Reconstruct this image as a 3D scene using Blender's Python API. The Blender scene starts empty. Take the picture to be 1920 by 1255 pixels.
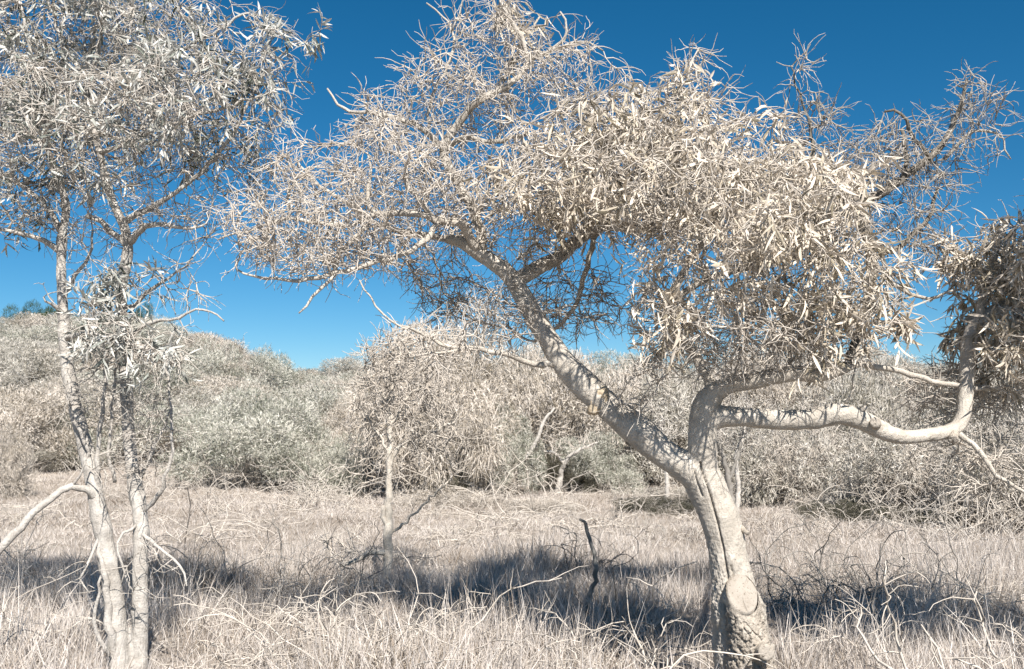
import bpy, math, random
import numpy as np
from mathutils import Vector, Matrix

SC = bpy.context.scene
COL = SC.collection
rng = np.random.default_rng(7)
random.seed(7)

# ------------------------------------------------------------------ camera, sky, sun, exposure
FPX = 1867.0            # focal length in photograph pixels (35 mm on a 36 mm wide frame)
EYE = 1.6
PITCH = math.atan((780 - 627.5) / FPX)
cam_d = bpy.data.cameras.new('camera')
cam_d.lens = 35.0; cam_d.sensor_width = 36.0
cam_d.clip_start = 0.05; cam_d.clip_end = 3000
cam_d.dof.use_dof = True; cam_d.dof.focus_distance = 6.0; cam_d.dof.aperture_fstop = 6.3
cam = bpy.data.objects.new('camera', cam_d); COL.objects.link(cam)
cam.location = (0, 0, EYE); cam.rotation_euler = (math.pi / 2 + PITCH, 0, 0)
SC.camera = cam

SUN_EL = math.radians(45); SUN_AZ = math.radians(164)      # azimuth clockwise from +Y (the view direction)
world = bpy.data.worlds.new('World'); SC.world = world; world.use_nodes = True
nt = world.node_tree; nt.nodes.clear()
sky = nt.nodes.new('ShaderNodeTexSky'); sky.sky_type = 'NISHITA'; sky.sun_disc = False
sky.sun_elevation = SUN_EL; sky.sun_rotation = SUN_AZ
sky.altitude = 2200; sky.air_density = 1.0; sky.dust_density = 0.0; sky.ozone_density = 6.0
hs = nt.nodes.new('ShaderNodeHueSaturation'); hs.inputs['Hue'].default_value = 0.487; hs.inputs['Saturation'].default_value = 1.26; hs.inputs['Value'].default_value = 0.70
bg = nt.nodes.new('ShaderNodeBackground'); bg.inputs['Strength'].default_value = 0.075
wo = nt.nodes.new('ShaderNodeOutputWorld')
nt.links.new(sky.outputs[0], hs.inputs['Color']); nt.links.new(hs.outputs[0], bg.inputs['Color']); nt.links.new(bg.outputs[0], wo.inputs['Surface'])

sd = bpy.data.lights.new('sun', 'SUN'); sd.energy = 5.0; sd.angle = math.radians(0.53); sd.color = (1.0, 0.94, 0.865)
sun = bpy.data.objects.new('sun', sd); COL.objects.link(sun)
sv = Vector((math.sin(SUN_AZ) * math.cos(SUN_EL), math.cos(SUN_AZ) * math.cos(SUN_EL), math.sin(SUN_EL)))
sun.rotation_euler = sv.to_track_quat('Z', 'Y').to_euler()
sun.location = sv * 50

vs = SC.view_settings
SC.cycles.max_bounces = 5; SC.cycles.diffuse_bounces = 2; SC.cycles.transmission_bounces = 3; SC.cycles.caustics_reflective = False; SC.cycles.caustics_refractive = False
vs.view_transform = 'Standard'; vs.look = 'None'; vs.exposure = 0.9; vs.gamma = 1.0; vs.use_curve_mapping = False

# ------------------------------------------------------------------ helpers
def P(px, py, d):
    """world point seen at photograph pixel (px,py) at forward distance d"""
    x = (px - 960) / FPX; y = (627.5 - py) / FPX
    fy = math.cos(PITCH) - y * math.sin(PITCH); fz = math.sin(PITCH) + y * math.cos(PITCH)
    s = d / fy
    return np.array((x * s, d, EYE + fz * s))

def M2(d): return d / FPX

def smooth(a, b, v):
    t = np.clip((v - a) / (b - a), 0, 1); return t * t * (3 - 2 * t)

def ground(x, y):
    x = np.asarray(x, float); y = np.asarray(y, float)
    h = 0.05 * np.sin(x * 0.9 + 1.3) * np.sin(y * 0.7) + 0.04 * np.sin(x * 0.37 + y * 0.51) + 0.02 * np.sin(2.3 * x - 1.7 * y)
    h = h * smooth(3, 7, y)
    r = smooth(20, 50, y) * (2.7 + 2.3 * smooth(-10, -17, x * 45 / np.maximum(y, 10)))
    r = r + 1.2 * smooth(50, 140, y)
    return h + r

def nrm(v): return v / np.maximum(np.linalg.norm(v, axis=-1, keepdims=True), 1e-9)

def np_mesh(name, V, F, smooth_shade=False):
    """F: (n,k) array, or list of such arrays"""
    if not isinstance(F, (list, tuple)): F = [F]
    F = [np.asarray(f, np.int32) for f in F if len(f)]
    me = bpy.data.meshes.new(name)
    V = np.asarray(V, np.float32)
    me.vertices.add(len(V)); me.vertices.foreach_set('co', V.ravel())
    nl = sum(f.size for f in F); npoly = sum(len(f) for f in F)
    me.loops.add(nl); me.polygons.add(npoly)
    me.loops.foreach_set('vertex_index', np.concatenate([f.ravel() for f in F]))
    st = []; off = 0
    for f in F:
        st.append(off + np.arange(len(f)) * f.shape[1]); off += f.size
    me.polygons.foreach_set('loop_start', np.concatenate(st).astype(np.int32))
    if smooth_shade: me.polygons.foreach_set('use_smooth', np.ones(npoly, bool))
    me.update(calc_edges=True)
    return me

def link(name, me, mat=None, parent=None, loc=None):
    o = bpy.data.objects.new(name, me); COL.objects.link(o)
    if mat is not None and me is not None and not me.materials: me.materials.append(mat)
    if parent is not None: o.parent = parent
    if loc is not None: o.location = loc
    return o

def tag(o, label=None, cat=None, group=None, kind=None):
    if label: o['label'] = label
    if cat: o['category'] = cat
    if group: o['group'] = group
    if kind: o['kind'] = kind
    return o

def empty(name, loc, label, cat, group=None):
    o = bpy.data.objects.new(name, None); COL.objects.link(o); o.location = loc; o.empty_display_size = .2
    return tag(o, label, cat, group)

def copy_tree(o, parent=None):
    c = o.copy(); COL.objects.link(c); c.parent = parent
    for ch in list(o.children): copy_tree(ch, c)
    return c

# ---- tubes
def seg_tubes(p0, p1, t0, t1, r0, r1, sides=4):
    n = len(p0)
    ang = np.arange(sides) * 2 * math.pi / sides
    def ring(p, t, r):
        ref = np.where(np.abs(t[:, 2:3]) > 0.8, np.array([[1., 0, 0]]), np.array([[0, 0, 1.]]))
        u = nrm(np.cross(t, ref)); v = np.cross(t, u)
        return p[:, None, :] + r[:, None, None] * (np.cos(ang)[None, :, None] * u[:, None, :] + np.sin(ang)[None, :, None] * v[:, None, :])
    V = np.concatenate([ring(p0, t0, r0), ring(p1, t1, r1)], axis=1)     # n, 2s, 3
    b = (np.arange(n) * 2 * sides)[:, None]
    k = np.arange(sides); k2 = (k + 1) % sides
    q = np.stack([k, k2, k2 + sides, k + sides], axis=1)                # s,4
    F = (b[:, :, None] + q[None]).reshape(-1, 4)
    return V.reshape(-1, 3), F

def join(parts):
    Vs, Fs, off = [], {}, 0
    for V, F in parts:
        if len(V) == 0: continue
        Vs.append(V)
        for f in (F if isinstance(F, list) else [F]):
            if len(f): Fs.setdefault(f.shape[1], []).append(f + off)
        off += len(V)
    return np.concatenate(Vs), [np.concatenate(v) for v in Fs.values()]

def walk(start, dirs, steps, step, jitter=.25, grav=(0, 0, 0), r0=.005, r1=.002, seed=None, curl=0.0):
    """random-walk canes: returns pos (N,S+1,3), radius (N,S+1)"""
    g = np.asarray(grav, float)
    start = np.asarray(start, float); d = nrm(np.asarray(dirs, float)); n = len(start)
    step = np.broadcast_to(np.asarray(step, float), (n,))[:, None]
    pos = [start]; axis = nrm(rng.normal(size=(n, 3)))
    for s in range(steps):
        d = nrm(d + rng.normal(size=(n, 3)) * jitter + g + curl * np.cross(axis, d))
        pos.append(pos[-1] + d * step)
    pos = np.stack(pos, 1)
    t = np.linspace(0, 1, steps + 1)[None, :]
    r0 = np.broadcast_to(np.asarray(r0, float), (n,))[:, None]; r1 = np.broadcast_to(np.asarray(r1, float), (n,))[:, None]
    return pos, r0 * (1 - t) + r1 * t

def walk_tubes(pos, rad, sides=4):
    d = nrm(np.diff(pos, axis=1))
    t = np.concatenate([d[:, :1], nrm(d[:, :-1] + d[:, 1:]), d[:, -1:]], axis=1)
    f = lambda a: a.reshape(-1, 3)
    return seg_tubes(f(pos[:, :-1]), f(pos[:, 1:]), f(t[:, :-1]), f(t[:, 1:]), rad[:, :-1].ravel(), rad[:, 1:].ravel(), sides)

def catmull(pts, step):
    """pts (n,4) x,y,z,r -> resampled"""
    pts = np.asarray(pts, float)
    ext = np.vstack([2 * pts[0] - pts[1], pts, 2 * pts[-1] - pts[-2]])
    out = []
    for i in range(1, len(ext) - 2):
        a, b, c, d = ext[i - 1:i + 3]
        n = max(2, int(np.linalg.norm(c[:3] - b[:3]) / step))
        for k in range(n):
            t = k / n
            out.append(0.5 * ((2 * b) + (-a + c) * t + (2 * a - 5 * b + 4 * c - d) * t * t + (-a + 3 * b - 3 * c + d) * t ** 3))
    out.append(pts[-1])
    return np.array(out)

def sweep(path, sides=12, wob=0.0):
    p = path[:, :3]; r = np.maximum(path[:, 3], .0015); n = len(p)
    d = np.gradient(p, axis=0); d = nrm(d)
    u = np.cross(d[0], (0.3, 0.8, 0.5)); u /= np.linalg.norm(u)
    V = []
    ang = np.arange(sides) * 2 * math.pi / sides
    for i in range(n):
        u = u - d[i] * np.dot(u, d[i]); u /= np.linalg.norm(u); v = np.cross(d[i], u)
        rr = r[i] * (1 + (wob * rng.normal() if wob else 0))
        V.append(p[i] + rr * (np.cos(ang)[:, None] * u + np.sin(ang)[:, None] * v))
    V = np.concatenate(V)
    k = np.arange(sides); k2 = (k + 1) % sides
    q = np.stack([k, k2, k2 + sides, k + sides], 1)
    F = ((np.arange(n - 1) * sides)[:, None, None] + q[None]).reshape(-1, 4)
    V = np.vstack([V, p[0], p[-1]])
    c0, c1 = n * sides, n * sides + 1
    T = np.concatenate([np.stack([k2, k, np.full(sides, c0)], 1), np.stack([k + (n - 1) * sides, k2 + (n - 1) * sides, np.full(sides, c1)], 1)])
    return V, [F, T]

def px_path(lst, wig=0.0, step=.05):
    """lst of (px,py,d,rpx) -> smooth path x,y,z,r"""
    pts = np.array([np.append(P(a, b, d), r * M2(d)) for a, b, d, r in lst])
    path = catmull(pts, step)
    if wig:
        n = len(path); w = rng.normal(size=(n, 3)) * wig
        w[0] = 0
        path[:, :3] += w
    return path

# ---- leaves
def leaf_template(curve=.18, droop=.15, fold=.3, rows=(.0, .1, .32, .58, .82, 1.0)):
    """unit-length lance-shaped leaf along +Y, half width 1 along X, normal +Z"""
    V = []; 
    for t in rows:
        w = math.sin(math.pi * min(1, t ** .8)) ** .75 if 0 < t < 1 else 0.0
        cx = curve * t * t; z = -droop * t * t
        if w == 0: V.append((cx, t, z, 0))
        else: V += [(cx, t, z, -w), (cx, t, z, 0), (cx, t, z, w)]
    F3, F4 = [], []
    F3 += [(0, 2, 1), (0, 3, 2)]
    nm = len(rows) - 2
    for i in range(nm - 1):
        b = 1 + 3 * i
        F4 += [(b, b + 1, b + 4, b + 3), (b + 1, b + 2, b + 5, b + 4)]
    e = 1 + 3 * nm; b = e - 3
    F3 += [(b, b + 1, e), (b + 1, b + 2, e)]
    return np.array(V), np.array(F3), np.array(F4), fold

LEAF_VARS = [leaf_template(c, dr, fo) for c, dr, fo in ((.16, .1, .35), (-.2, .2, .3), (.28, .05, .5), (-.1, .35, .25), (.05, -.15, .6), (-.3, .3, .4), (.12, .5, .7), (-.22, -.05, .2))]

def leaf_shape(var, L, Wd):
    V, F3, F4, fold = LEAF_VARS[var]
    X = V[:, 0] * L + V[:, 3] * Wd; Y = V[:, 1] * L; Z = V[:, 2] * L + np.abs(V[:, 3]) * Wd * fold
    return np.stack([X, Y, Z], 1), F3, F4

def frames(axis):
    """random roll frames whose Y is axis -> (N,3,3) columns x,y,z"""
    n = len(axis); y = nrm(axis); r = rng.normal(size=(n, 3))
    x = nrm(np.cross(y, r)); z = np.cross(x, y)
    return np.stack([x, y, z], 2)

def leaf_cloud(pos, fr, L, Wd, var):
    parts = []
    for v in range(len(LEAF_VARS)):
        m = np.where(var == v)[0]
        if not len(m): continue
        Vt, F3, F4, fold = LEAF_VARS[v]
        X = Vt[None, :, 0] * L[m, None] + Vt[None, :, 3] * Wd[m, None]
        Y = Vt[None, :, 1] * L[m, None]
        Z = Vt[None, :, 2] * L[m, None] + np.abs(Vt[None, :, 3]) * Wd[m, None] * fold
        loc = np.stack([X, Y, Z], 2)
        V = np.einsum('nij,nkj->nki', fr[m], loc) + pos[m, None, :]
        b = (np.arange(len(m)) * Vt.shape[0])[:, None, None]
        parts.append((V.reshape(-1, 3), [(b + F3[None]).reshape(-1, 3), (b + F4[None]).reshape(-1, 4)]))
    return join(parts)

def strands(pos, axis, L, Wd, bend):
    """narrow two-segment blades (a bent needle leaf): 5 verts, 3 faces"""
    n = len(pos); fr = frames(axis)
    x, y, z = fr[:, :, 0], fr[:, :, 1], fr[:, :, 2]
    L = L[:, None]; Wd = Wd[:, None]; bend = np.asarray(bend)[:, None]
    a = pos - x * Wd * .5; b = pos + x * Wd * .5
    mid = pos + y * L * .5 + z * L * bend * .35
    c = mid - x * Wd * .5; d = mid + x * Wd * .5
    e = pos + y * L + z * L * bend
    V = np.stack([a, b, d, c, e], 1).reshape(-1, 3)
    o = (np.arange(n) * 5)[:, None]
    return V, [o + np.array([[0, 1, 2, 3]]), o + np.array([[3, 2, 4]])]

# ---- space colonisation
def colonise(seeds, attr, step=.06, kill=.1, infl=9., iters=90, jit=.22, grav=(0, 0, -.05)):
    nodes = [np.asarray(seeds, float)]; N = len(seeds)
    par = [np.full(N, -1)]
    pos = nodes[0]
    A = attr.copy()
    dist = np.full(len(A), 1e9); near = np.zeros(len(A), int)
    def upd(newp, base):
        nonlocal dist, near
        for i in range(0, len(newp), 400):
            c = newp[i:i + 400]
            D = (A ** 2).sum(1)[:, None] + (c ** 2).sum(1)[None] - 2 * A @ c.T
            D = np.sqrt(np.maximum(D, 0)); j = D.argmin(1); dm = D[np.arange(len(A)), j]
            m = dm < dist
            dist = np.where(m, dm, dist); near = np.where(m, base + i + j, near)
    upd(pos, 0)
    g = np.asarray(grav)
    for it in range(iters):
        keep = dist > kill
        A, dist, near = A[keep], dist[keep], near[keep]
        if len(A) == 0: break
        act = dist < infl
        if not act.any(): break
        acc = np.zeros((len(pos), 3)); cnt = np.zeros(len(pos))
        np.add.at(acc, near[act], nrm(A[act] - pos[near[act]])); np.add.at(cnt, near[act], 1)
        idx = np.where(cnt > 0)[0]
        d = nrm(nrm(acc[idx]) + rng.normal(size=(len(idx), 3)) * jit + g)
        newp = pos[idx] + d * step
        base = len(pos)
        pos = np.vstack([pos, newp]); par.append(idx)
        upd(newp, base)
    return pos, np.concatenate(par), N

def colony_tubes(pos, par, nseed, tip=.0032, expo=2.3, rmax=None):
    n = len(pos)
    acc = np.zeros(n); r = np.zeros(n); mainc = np.full(n, -1); best = np.zeros(n)
    for i in range(n - 1, nseed - 1, -1):
        r[i] = max(tip, acc[i] ** (1 / expo))
        if rmax is not None: r[i] = min(r[i], rmax)
        p = par[i]; acc[p] += r[i] ** expo
        if r[i] > best[p]: best[p] = r[i]; mainc[p] = i
    idx = np.arange(nseed, n); p = par[idx]
    t = np.zeros((n, 3)); t[idx] = nrm(pos[idx] - pos[p])
    main = (mainc[p] == idx) & (p >= nseed)
    t0 = np.where(main[:, None], t[p], t[idx]); r0 = np.where(main, r[p], r[idx])
    return idx, p, t, t0, r0, r

def blob_points(b):
    px, py, d, rx, ry, rz, n = b
    u = nrm(rng.normal(size=(n, 3))) * (rng.random((n, 1)) ** (1 / 2.6))
    c = P(px, py, d); s = M2(d)
    return c + u * np.array([rx * s, rz, ry * s])

def in_blobs(pts, blobs, f=1.0):
    m = np.zeros(len(pts), bool)
    for (px, py, d, rx, ry, rz, n) in blobs:
        c = P(px, py, d); s = M2(d)
        q = (pts - c) / np.array([rx * s, rz, ry * s])
        m |= (q ** 2).sum(1) < np.square(np.maximum(f, .2))
    return m

# ------------------------------------------------------------------ materials
def new_mat(name):
    m = bpy.data.materials.new(name); m.use_nodes = True
    n = m.node_tree; b = n.nodes['Principled BSDF']
    b.inputs['Roughness'].default_value = .92; b.inputs['Specular IOR Level'].default_value = .12
    return m, n, b

def ramp(n, stops):
    r = n.nodes.new('ShaderNodeValToRGB'); e = r.color_ramp.elements
    while len(e) < len(stops): e.new(.5)
    for x, (p, c) in zip(e, stops): x.position = p; x.color = (*c, 1)
    return r

def noise(n, vec, scale, detail=4, rough=.6):
    t = n.nodes.new('ShaderNodeTexNoise'); t.inputs['Scale'].default_value = scale; t.inputs['Detail'].default_value = detail; t.inputs['Roughness'].default_value = rough
    n.links.new(vec, t.inputs['Vector']); return t

def bark_mat(name, pale, mid, dark, s1=9, s2=70, bump=.35, flake=.36, stain=0.0, k=.81):
    m, n, b = new_mat(name)
    pale, mid, dark = [tuple(x * k for x in c) for c in (pale, mid, dark)]
    g = n.nodes.new('ShaderNodeNewGeometry')
    a = noise(n, g.outputs['Position'], s1, 5); c = noise(n, g.outputs['Position'], s2, 5, .7)
    r = ramp(n, [(.34, mid), (.58, pale)]); n.links.new(a.outputs['Fac'], r.inputs[0])
    f = ramp(n, [(flake - .05, (1, 1, 1)), (flake + .03, (0, 0, 0))]); n.links.new(c.outputs['Fac'], f.inputs[0])
    mx = n.nodes.new('ShaderNodeMix'); mx.data_type = 'RGBA'
    n.links.new(f.outputs[0], mx.inputs[0]); n.links.new(r.outputs[0], mx.inputs[6]); mx.inputs[7].default_value = (*dark, 1)
    col = mx.outputs[2]; hgt = None
    if stain:
        st = noise(n, g.outputs['Position'], 4.2, 6, .62); rs = ramp(n, [(.36, (1, 1, 1)), (.56, (0, 0, 0))]); n.links.new(st.outputs['Fac'], rs.inputs[0])
        ml = n.nodes.new('ShaderNodeMath'); ml.operation = 'MULTIPLY'; ml.inputs[1].default_value = stain; n.links.new(rs.outputs[0], ml.inputs[0])
        m2 = n.nodes.new('ShaderNodeMix'); m2.data_type = 'RGBA'; n.links.new(ml.outputs[0], m2.inputs[0]); n.links.new(col, m2.inputs[6]); m2.inputs[7].default_value = (*[x * .62 for x in mid], 1)
        mp = n.nodes.new('ShaderNodeMapping'); mp.inputs['Scale'].default_value = (1, 1, .16); n.links.new(g.outputs['Position'], mp.inputs['Vector'])
        sk = noise(n, mp.outputs[0], 95, 4, .7); rk = ramp(n, [(.34, (1, 1, 1)), (.44, (0, 0, 0))]); n.links.new(sk.outputs['Fac'], rk.inputs[0])
        mk = n.nodes.new('ShaderNodeMath'); mk.operation = 'MULTIPLY'; mk.inputs[1].default_value = stain * .9; n.links.new(rk.outputs[0], mk.inputs[0])
        m3 = n.nodes.new('ShaderNodeMix'); m3.data_type = 'RGBA'; n.links.new(mk.outputs[0], m3.inputs[0]); n.links.new(m2.outputs[2], m3.inputs[6]); m3.inputs[7].default_value = (*dark, 1)
        col = m3.outputs[2]; hgt = sk.outputs['Fac']
    n.links.new(col, b.inputs['Base Color'])
    bp = n.nodes.new('ShaderNodeBump'); bp.inputs['Strength'].default_value = bump; bp.inputs['Distance'].default_value = .012
    ad = n.nodes.new('ShaderNodeMath'); ad.operation = 'MULTIPLY_ADD'; ad.inputs[1].default_value = 1.6
    n.links.new(a.outputs['Fac'], ad.inputs[0]); n.links.new(c.outputs['Fac'], ad.inputs[2])
    h = ad.outputs[0]
    if hgt is not None:
        a2 = n.nodes.new('ShaderNodeMath'); a2.operation = 'ADD'; n.links.new(h, a2.inputs[0]); n.links.new(hgt, a2.inputs[1]); h = a2.outputs[0]
    n.links.new(h, bp.inputs['Height'])
    n.links.new(bp.outputs[0], b.inputs['Normal'])
    return m

def leaf_mat(name, stops, transl=0.0, pscale=1.3):
    """colour differs from leaf to leaf and drifts through the crown"""
    m, n, b = new_mat(name)
    g = n.nodes.new('ShaderNodeNewGeometry'); oi = n.nodes.new('ShaderNodeObjectInfo')
    ad = n.nodes.new('ShaderNodeMath'); ad.operation = 'ADD'
    n.links.new(g.outputs['Random Per Island'], ad.inputs[0]); n.links.new(oi.outputs['Random'], ad.inputs[1])
    fr = n.nodes.new('ShaderNodeMath'); fr.operation = 'FRACT'; n.links.new(ad.outputs[0], fr.inputs[0])
    ns = noise(n, g.outputs['Position'], pscale, 3)
    k = n.nodes.new('ShaderNodeMath'); k.operation = 'MULTIPLY_ADD'; k.inputs[1].default_value = 1.5; 
    n.links.new(ns.outputs['Fac'], k.inputs[0])
    sub = n.nodes.new('ShaderNodeMath'); sub.operation = 'SUBTRACT'; sub.inputs[1].default_value = .75
    n.links.new(fr.outputs[0], sub.inputs[0]); n.links.new(sub.outputs[0], k.inputs[2])
    fine = noise(n, g.outputs['Position'], 90, 2)
    k2 = n.nodes.new('ShaderNodeMath'); k2.operation = 'MULTIPLY_ADD'; k2.inputs[1].default_value = .35
    n.links.new(fine.outputs['Fac'], k2.inputs[0]); n.links.new(k.outputs[0], k2.inputs[2])
    k3 = n.nodes.new('ShaderNodeMath'); k3.operation = 'SUBTRACT'; k3.inputs[1].default_value = .17; n.links.new(k2.outputs[0], k3.inputs[0])
    r = ramp(n, stops); n.links.new(k3.outputs[0], r.inputs[0])
    n.links.new(r.outputs[0], b.inputs['Base Color'])
    if transl:
        tr = n.nodes.new('ShaderNodeBsdfTranslucent'); n.links.new(r.outputs[0], tr.inputs['Color'])
        ms = n.nodes.new('ShaderNodeMixShader'); ms.inputs[0].default_value = transl
        out = n.nodes['Material Output']
        n.links.new(b.outputs[0], ms.inputs[1]); n.links.new(tr.outputs[0], ms.inputs[2]); n.links.new(ms.outputs[0], out.inputs['Surface'])
    return m

MB_MAIN = bark_mat('dusted_bark', (.56, .515, .455), (.44, .40, .345), (.22, .19, .15), 13, 85, .8, .33, .42, 1.06)
MB_LEFT = bark_mat('dusted_grey_bark', (.53, .50, .46), (.40, .37, .335), (.17, .155, .13), 16, 90, .8, .35, .4, 1.08)
MB_ROUGH = bark_mat('rough_old_bark', (.54, .485, .415), (.41, .36, .30), (.17, .14, .11), 22, 60, 1.0, .40, .45, 1.0)
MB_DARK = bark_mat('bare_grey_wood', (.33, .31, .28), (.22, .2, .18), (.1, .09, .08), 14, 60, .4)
MB_TWIG = bark_mat('dusted_twig', (.70, .64, .57), (.53, .475, .41), (.22, .18, .14), 5, 40, .1, .38)
MB_TWIG2 = bark_mat('dusted_grey_twig', (.66, .61, .55), (.47, .43, .38), (.15, .13, .11), 5, 40, .1, .42)
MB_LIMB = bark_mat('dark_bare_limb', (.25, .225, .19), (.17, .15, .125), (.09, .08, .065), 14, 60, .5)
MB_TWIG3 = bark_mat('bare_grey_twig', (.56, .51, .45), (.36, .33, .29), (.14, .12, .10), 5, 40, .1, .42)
MB_CUT = bark_mat('sawn_wood', (.47, .425, .37), (.38, .335, .285), (.22, .185, .145), 10, 70, .7, .40)
MB_KNOT = bark_mat('knot_wood', (.66, .56, .42), (.56, .44, .30), (.34, .25, .16), 40, 120, .5, .36)
ML_MAIN = leaf_mat('dusted_cream_leaf', [(.0, (0.248, 0.217, 0.158)), (.2, (0.515, 0.454, 0.362)), (.55, (0.668, 0.595, 0.501)), (1, (0.763, 0.690, 0.593))], .16)
ML_LEFT = leaf_mat('dusted_silver_leaf', [(.0, (0.100, 0.112, 0.088)), (.22, (0.283, 0.301, 0.272)), (.55, (0.499, 0.499, 0.466)), (1, (0.631, 0.619, 0.580))], .14)
ML_BUSH = leaf_mat('dusted_shrub_leaf', [(.0, (0.125, 0.115, 0.086)), (.3, (0.346, 0.326, 0.274)), (.6, (0.552, 0.523, 0.466)), (1, (0.739, 0.696, 0.634))], .12, .9)
ML_BUSH2 = leaf_mat('sage_shrub_leaf', [(.0, (0.106, 0.115, 0.082)), (.3, (0.298, 0.307, 0.250)), (.6, (0.509, 0.499, 0.437)), (1, (0.710, 0.682, 0.614))], .12, .9)
ML_CREAM = leaf_mat('cream_shrub_leaf', [(.0, (0.163, 0.139, 0.101)), (.3, (0.413, 0.365, 0.302)), (.6, (0.605, 0.547, 0.480)), (1, (0.749, 0.686, 0.614))], .12, .9)
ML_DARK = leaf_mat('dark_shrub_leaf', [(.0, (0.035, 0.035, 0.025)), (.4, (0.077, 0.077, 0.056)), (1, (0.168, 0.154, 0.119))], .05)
ML_GREEN = leaf_mat('green_conifer_leaf', [(.0, (0.017, 0.030, 0.010)), (.5, (0.043, 0.064, 0.021)), (1, (0.085, 0.111, 0.043))], .05)
ML_GRASS = leaf_mat('dry_grass', [(.0, (0.196, 0.158, 0.119)), (.22, (0.426, 0.371, 0.319)), (.55, (0.591, 0.538, 0.493)), (1, (0.692, 0.646, 0.603))], .2, .5)

def ground_mat():
    m, n, b = new_mat('dry_litter')
    g = n.nodes.new('ShaderNodeNewGeometry')
    a = noise(n, g.outputs['Position'], .6, 6); c = noise(n, g.outputs['Position'], 28, 6, .75)
    r = ramp(n, [(.3, (.24, .20, .16)), (.5, (.38, .33, .28)), (.75, (.52, .47, .42))])
    ad = n.nodes.new('ShaderNodeMath'); ad.operation = 'MULTIPLY_ADD'; ad.inputs[1].default_value = .5
    n.links.new(a.outputs['Fac'], ad.inputs[0])
    hf = n.nodes.new('ShaderNodeMath'); hf.operation = 'MULTIPLY'; hf.inputs[1].default_value = .5
    n.links.new(c.outputs['Fac'], hf.inputs[0]); n.links.new(hf.outputs[0], ad.inputs[2])
    n.links.new(ad.outputs[0], r.inputs[0]); n.links.new(r.outputs[0], b.inputs['Base Color'])
    bp = n.nodes.new('ShaderNodeBump'); bp.inputs['Strength'].default_value = .8; bp.inputs['Distance'].default_value = .05
    n.links.new(c.outputs['Fac'], bp.inputs['Height']); n.links.new(bp.outputs[0], b.inputs['Normal'])
    return m

# ------------------------------------------------------------------ ground
def build_ground():
    def axis(a, b, core0, core1, fine, grow):
        v = list(np.arange(core0, core1 + 1e-6, fine)); s = fine
        while v[-1] < b: s *= grow; v.append(v[-1] + s)
        s = fine; lo = [core0]
        while lo[-1] > a: s *= grow; lo.append(lo[-1] - s)
        return np.array(lo[:0:-1] + v)
    xs = axis(-900, 900, -16, 16, .4, 1.18); ys = axis(-200, 1600, 2, 30, .4, 1.16)
    X, Y = np.meshgrid(xs, ys); Z = ground(X, Y)
    V = np.stack([X, Y, Z], 2).reshape(-1, 3)
    nx, ny = len(xs), len(ys)
    i = (np.arange(ny - 1)[:, None] * nx + np.arange(nx - 1)[None]).ravel()
    F = np.stack([i, i + 1, i + nx + 1, i + nx], 1)
    o = link('ground', np_mesh('ground', V, F, True), ground_mat()); o['kind'] = 'structure'
build_ground()

# ------------------------------------------------------------------ tree building
def remesh(parts, voxel):
    V, F = join(parts)
    me = np_mesh('tmp', V, F); ob = bpy.data.objects.new('tmp', me); COL.objects.link(ob)
    md = ob.modifiers.new('r', 'REMESH'); md.mode = 'VOXEL'; md.voxel_size = voxel
    sm = ob.modifiers.new('s', 'SMOOTH'); sm.iterations = 6; sm.factor = .5
    dg = bpy.context.evaluated_depsgraph_get()
    out = bpy.data.meshes.new_from_object(ob.evaluated_get(dg), depsgraph=dg)
    bpy.data.objects.remove(ob); bpy.data.meshes.remove(me)
    return out

def vnoise(p, s, seed=0):
    """cheap smooth pseudo-noise from sines"""
    q = p * s; r = np.random.default_rng(seed); out = np.zeros(len(p))
    for k in range(7):
        w = r.normal(size=3) * (1 + .35 * k); out += np.sin(q @ w + r.random() * 6.28) / (1 + .3 * k)
    return out / 3.0

def sculpt(me, base, lumps, cracks=(), rough=None):
    n = len(me.vertices)
    co = np.empty(n * 3, np.float32); me.vertices.foreach_get('co', co); co = co.reshape(-1, 3).astype(float)
    no = np.empty(n * 3, np.float32); me.vertices.foreach_get('normal', no); no = no.reshape(-1, 3)
    d = np.zeros(n)
    for amp, s, sd in lumps: d += amp * vnoise(co, s, sd)
    if rough is not None: d += rough(co, no)
    for line, width, depth in cracks:
        line = np.asarray(line, float)
        best = np.full(n, 1e9)
        for a, b in zip(line[:-1], line[1:]):
            ab = b - a; ab2 = ab[[0, 2]]; rel = co[:, [0, 2]] - a[[0, 2]]
            t = np.clip((rel @ ab2) / (ab2 @ ab2), 0, 1)
            q = np.linalg.norm(rel - t[:, None] * ab2, axis=1)
            best = np.minimum(best, q)
        front = no[:, 1] < -.15
        jit = 1 + .5 * vnoise(co, 40, 5)
        d -= np.where(front, depth * np.exp(-(best / (width * np.clip(jit, .4, 2))) ** 2), 0)
    co = co + no * d[:, None] - base
    me.vertices.foreach_set('co', co.astype(np.float32).ravel())
    me.polygons.foreach_set('use_smooth', np.ones(len(me.polygons), bool)); me.update()

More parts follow.
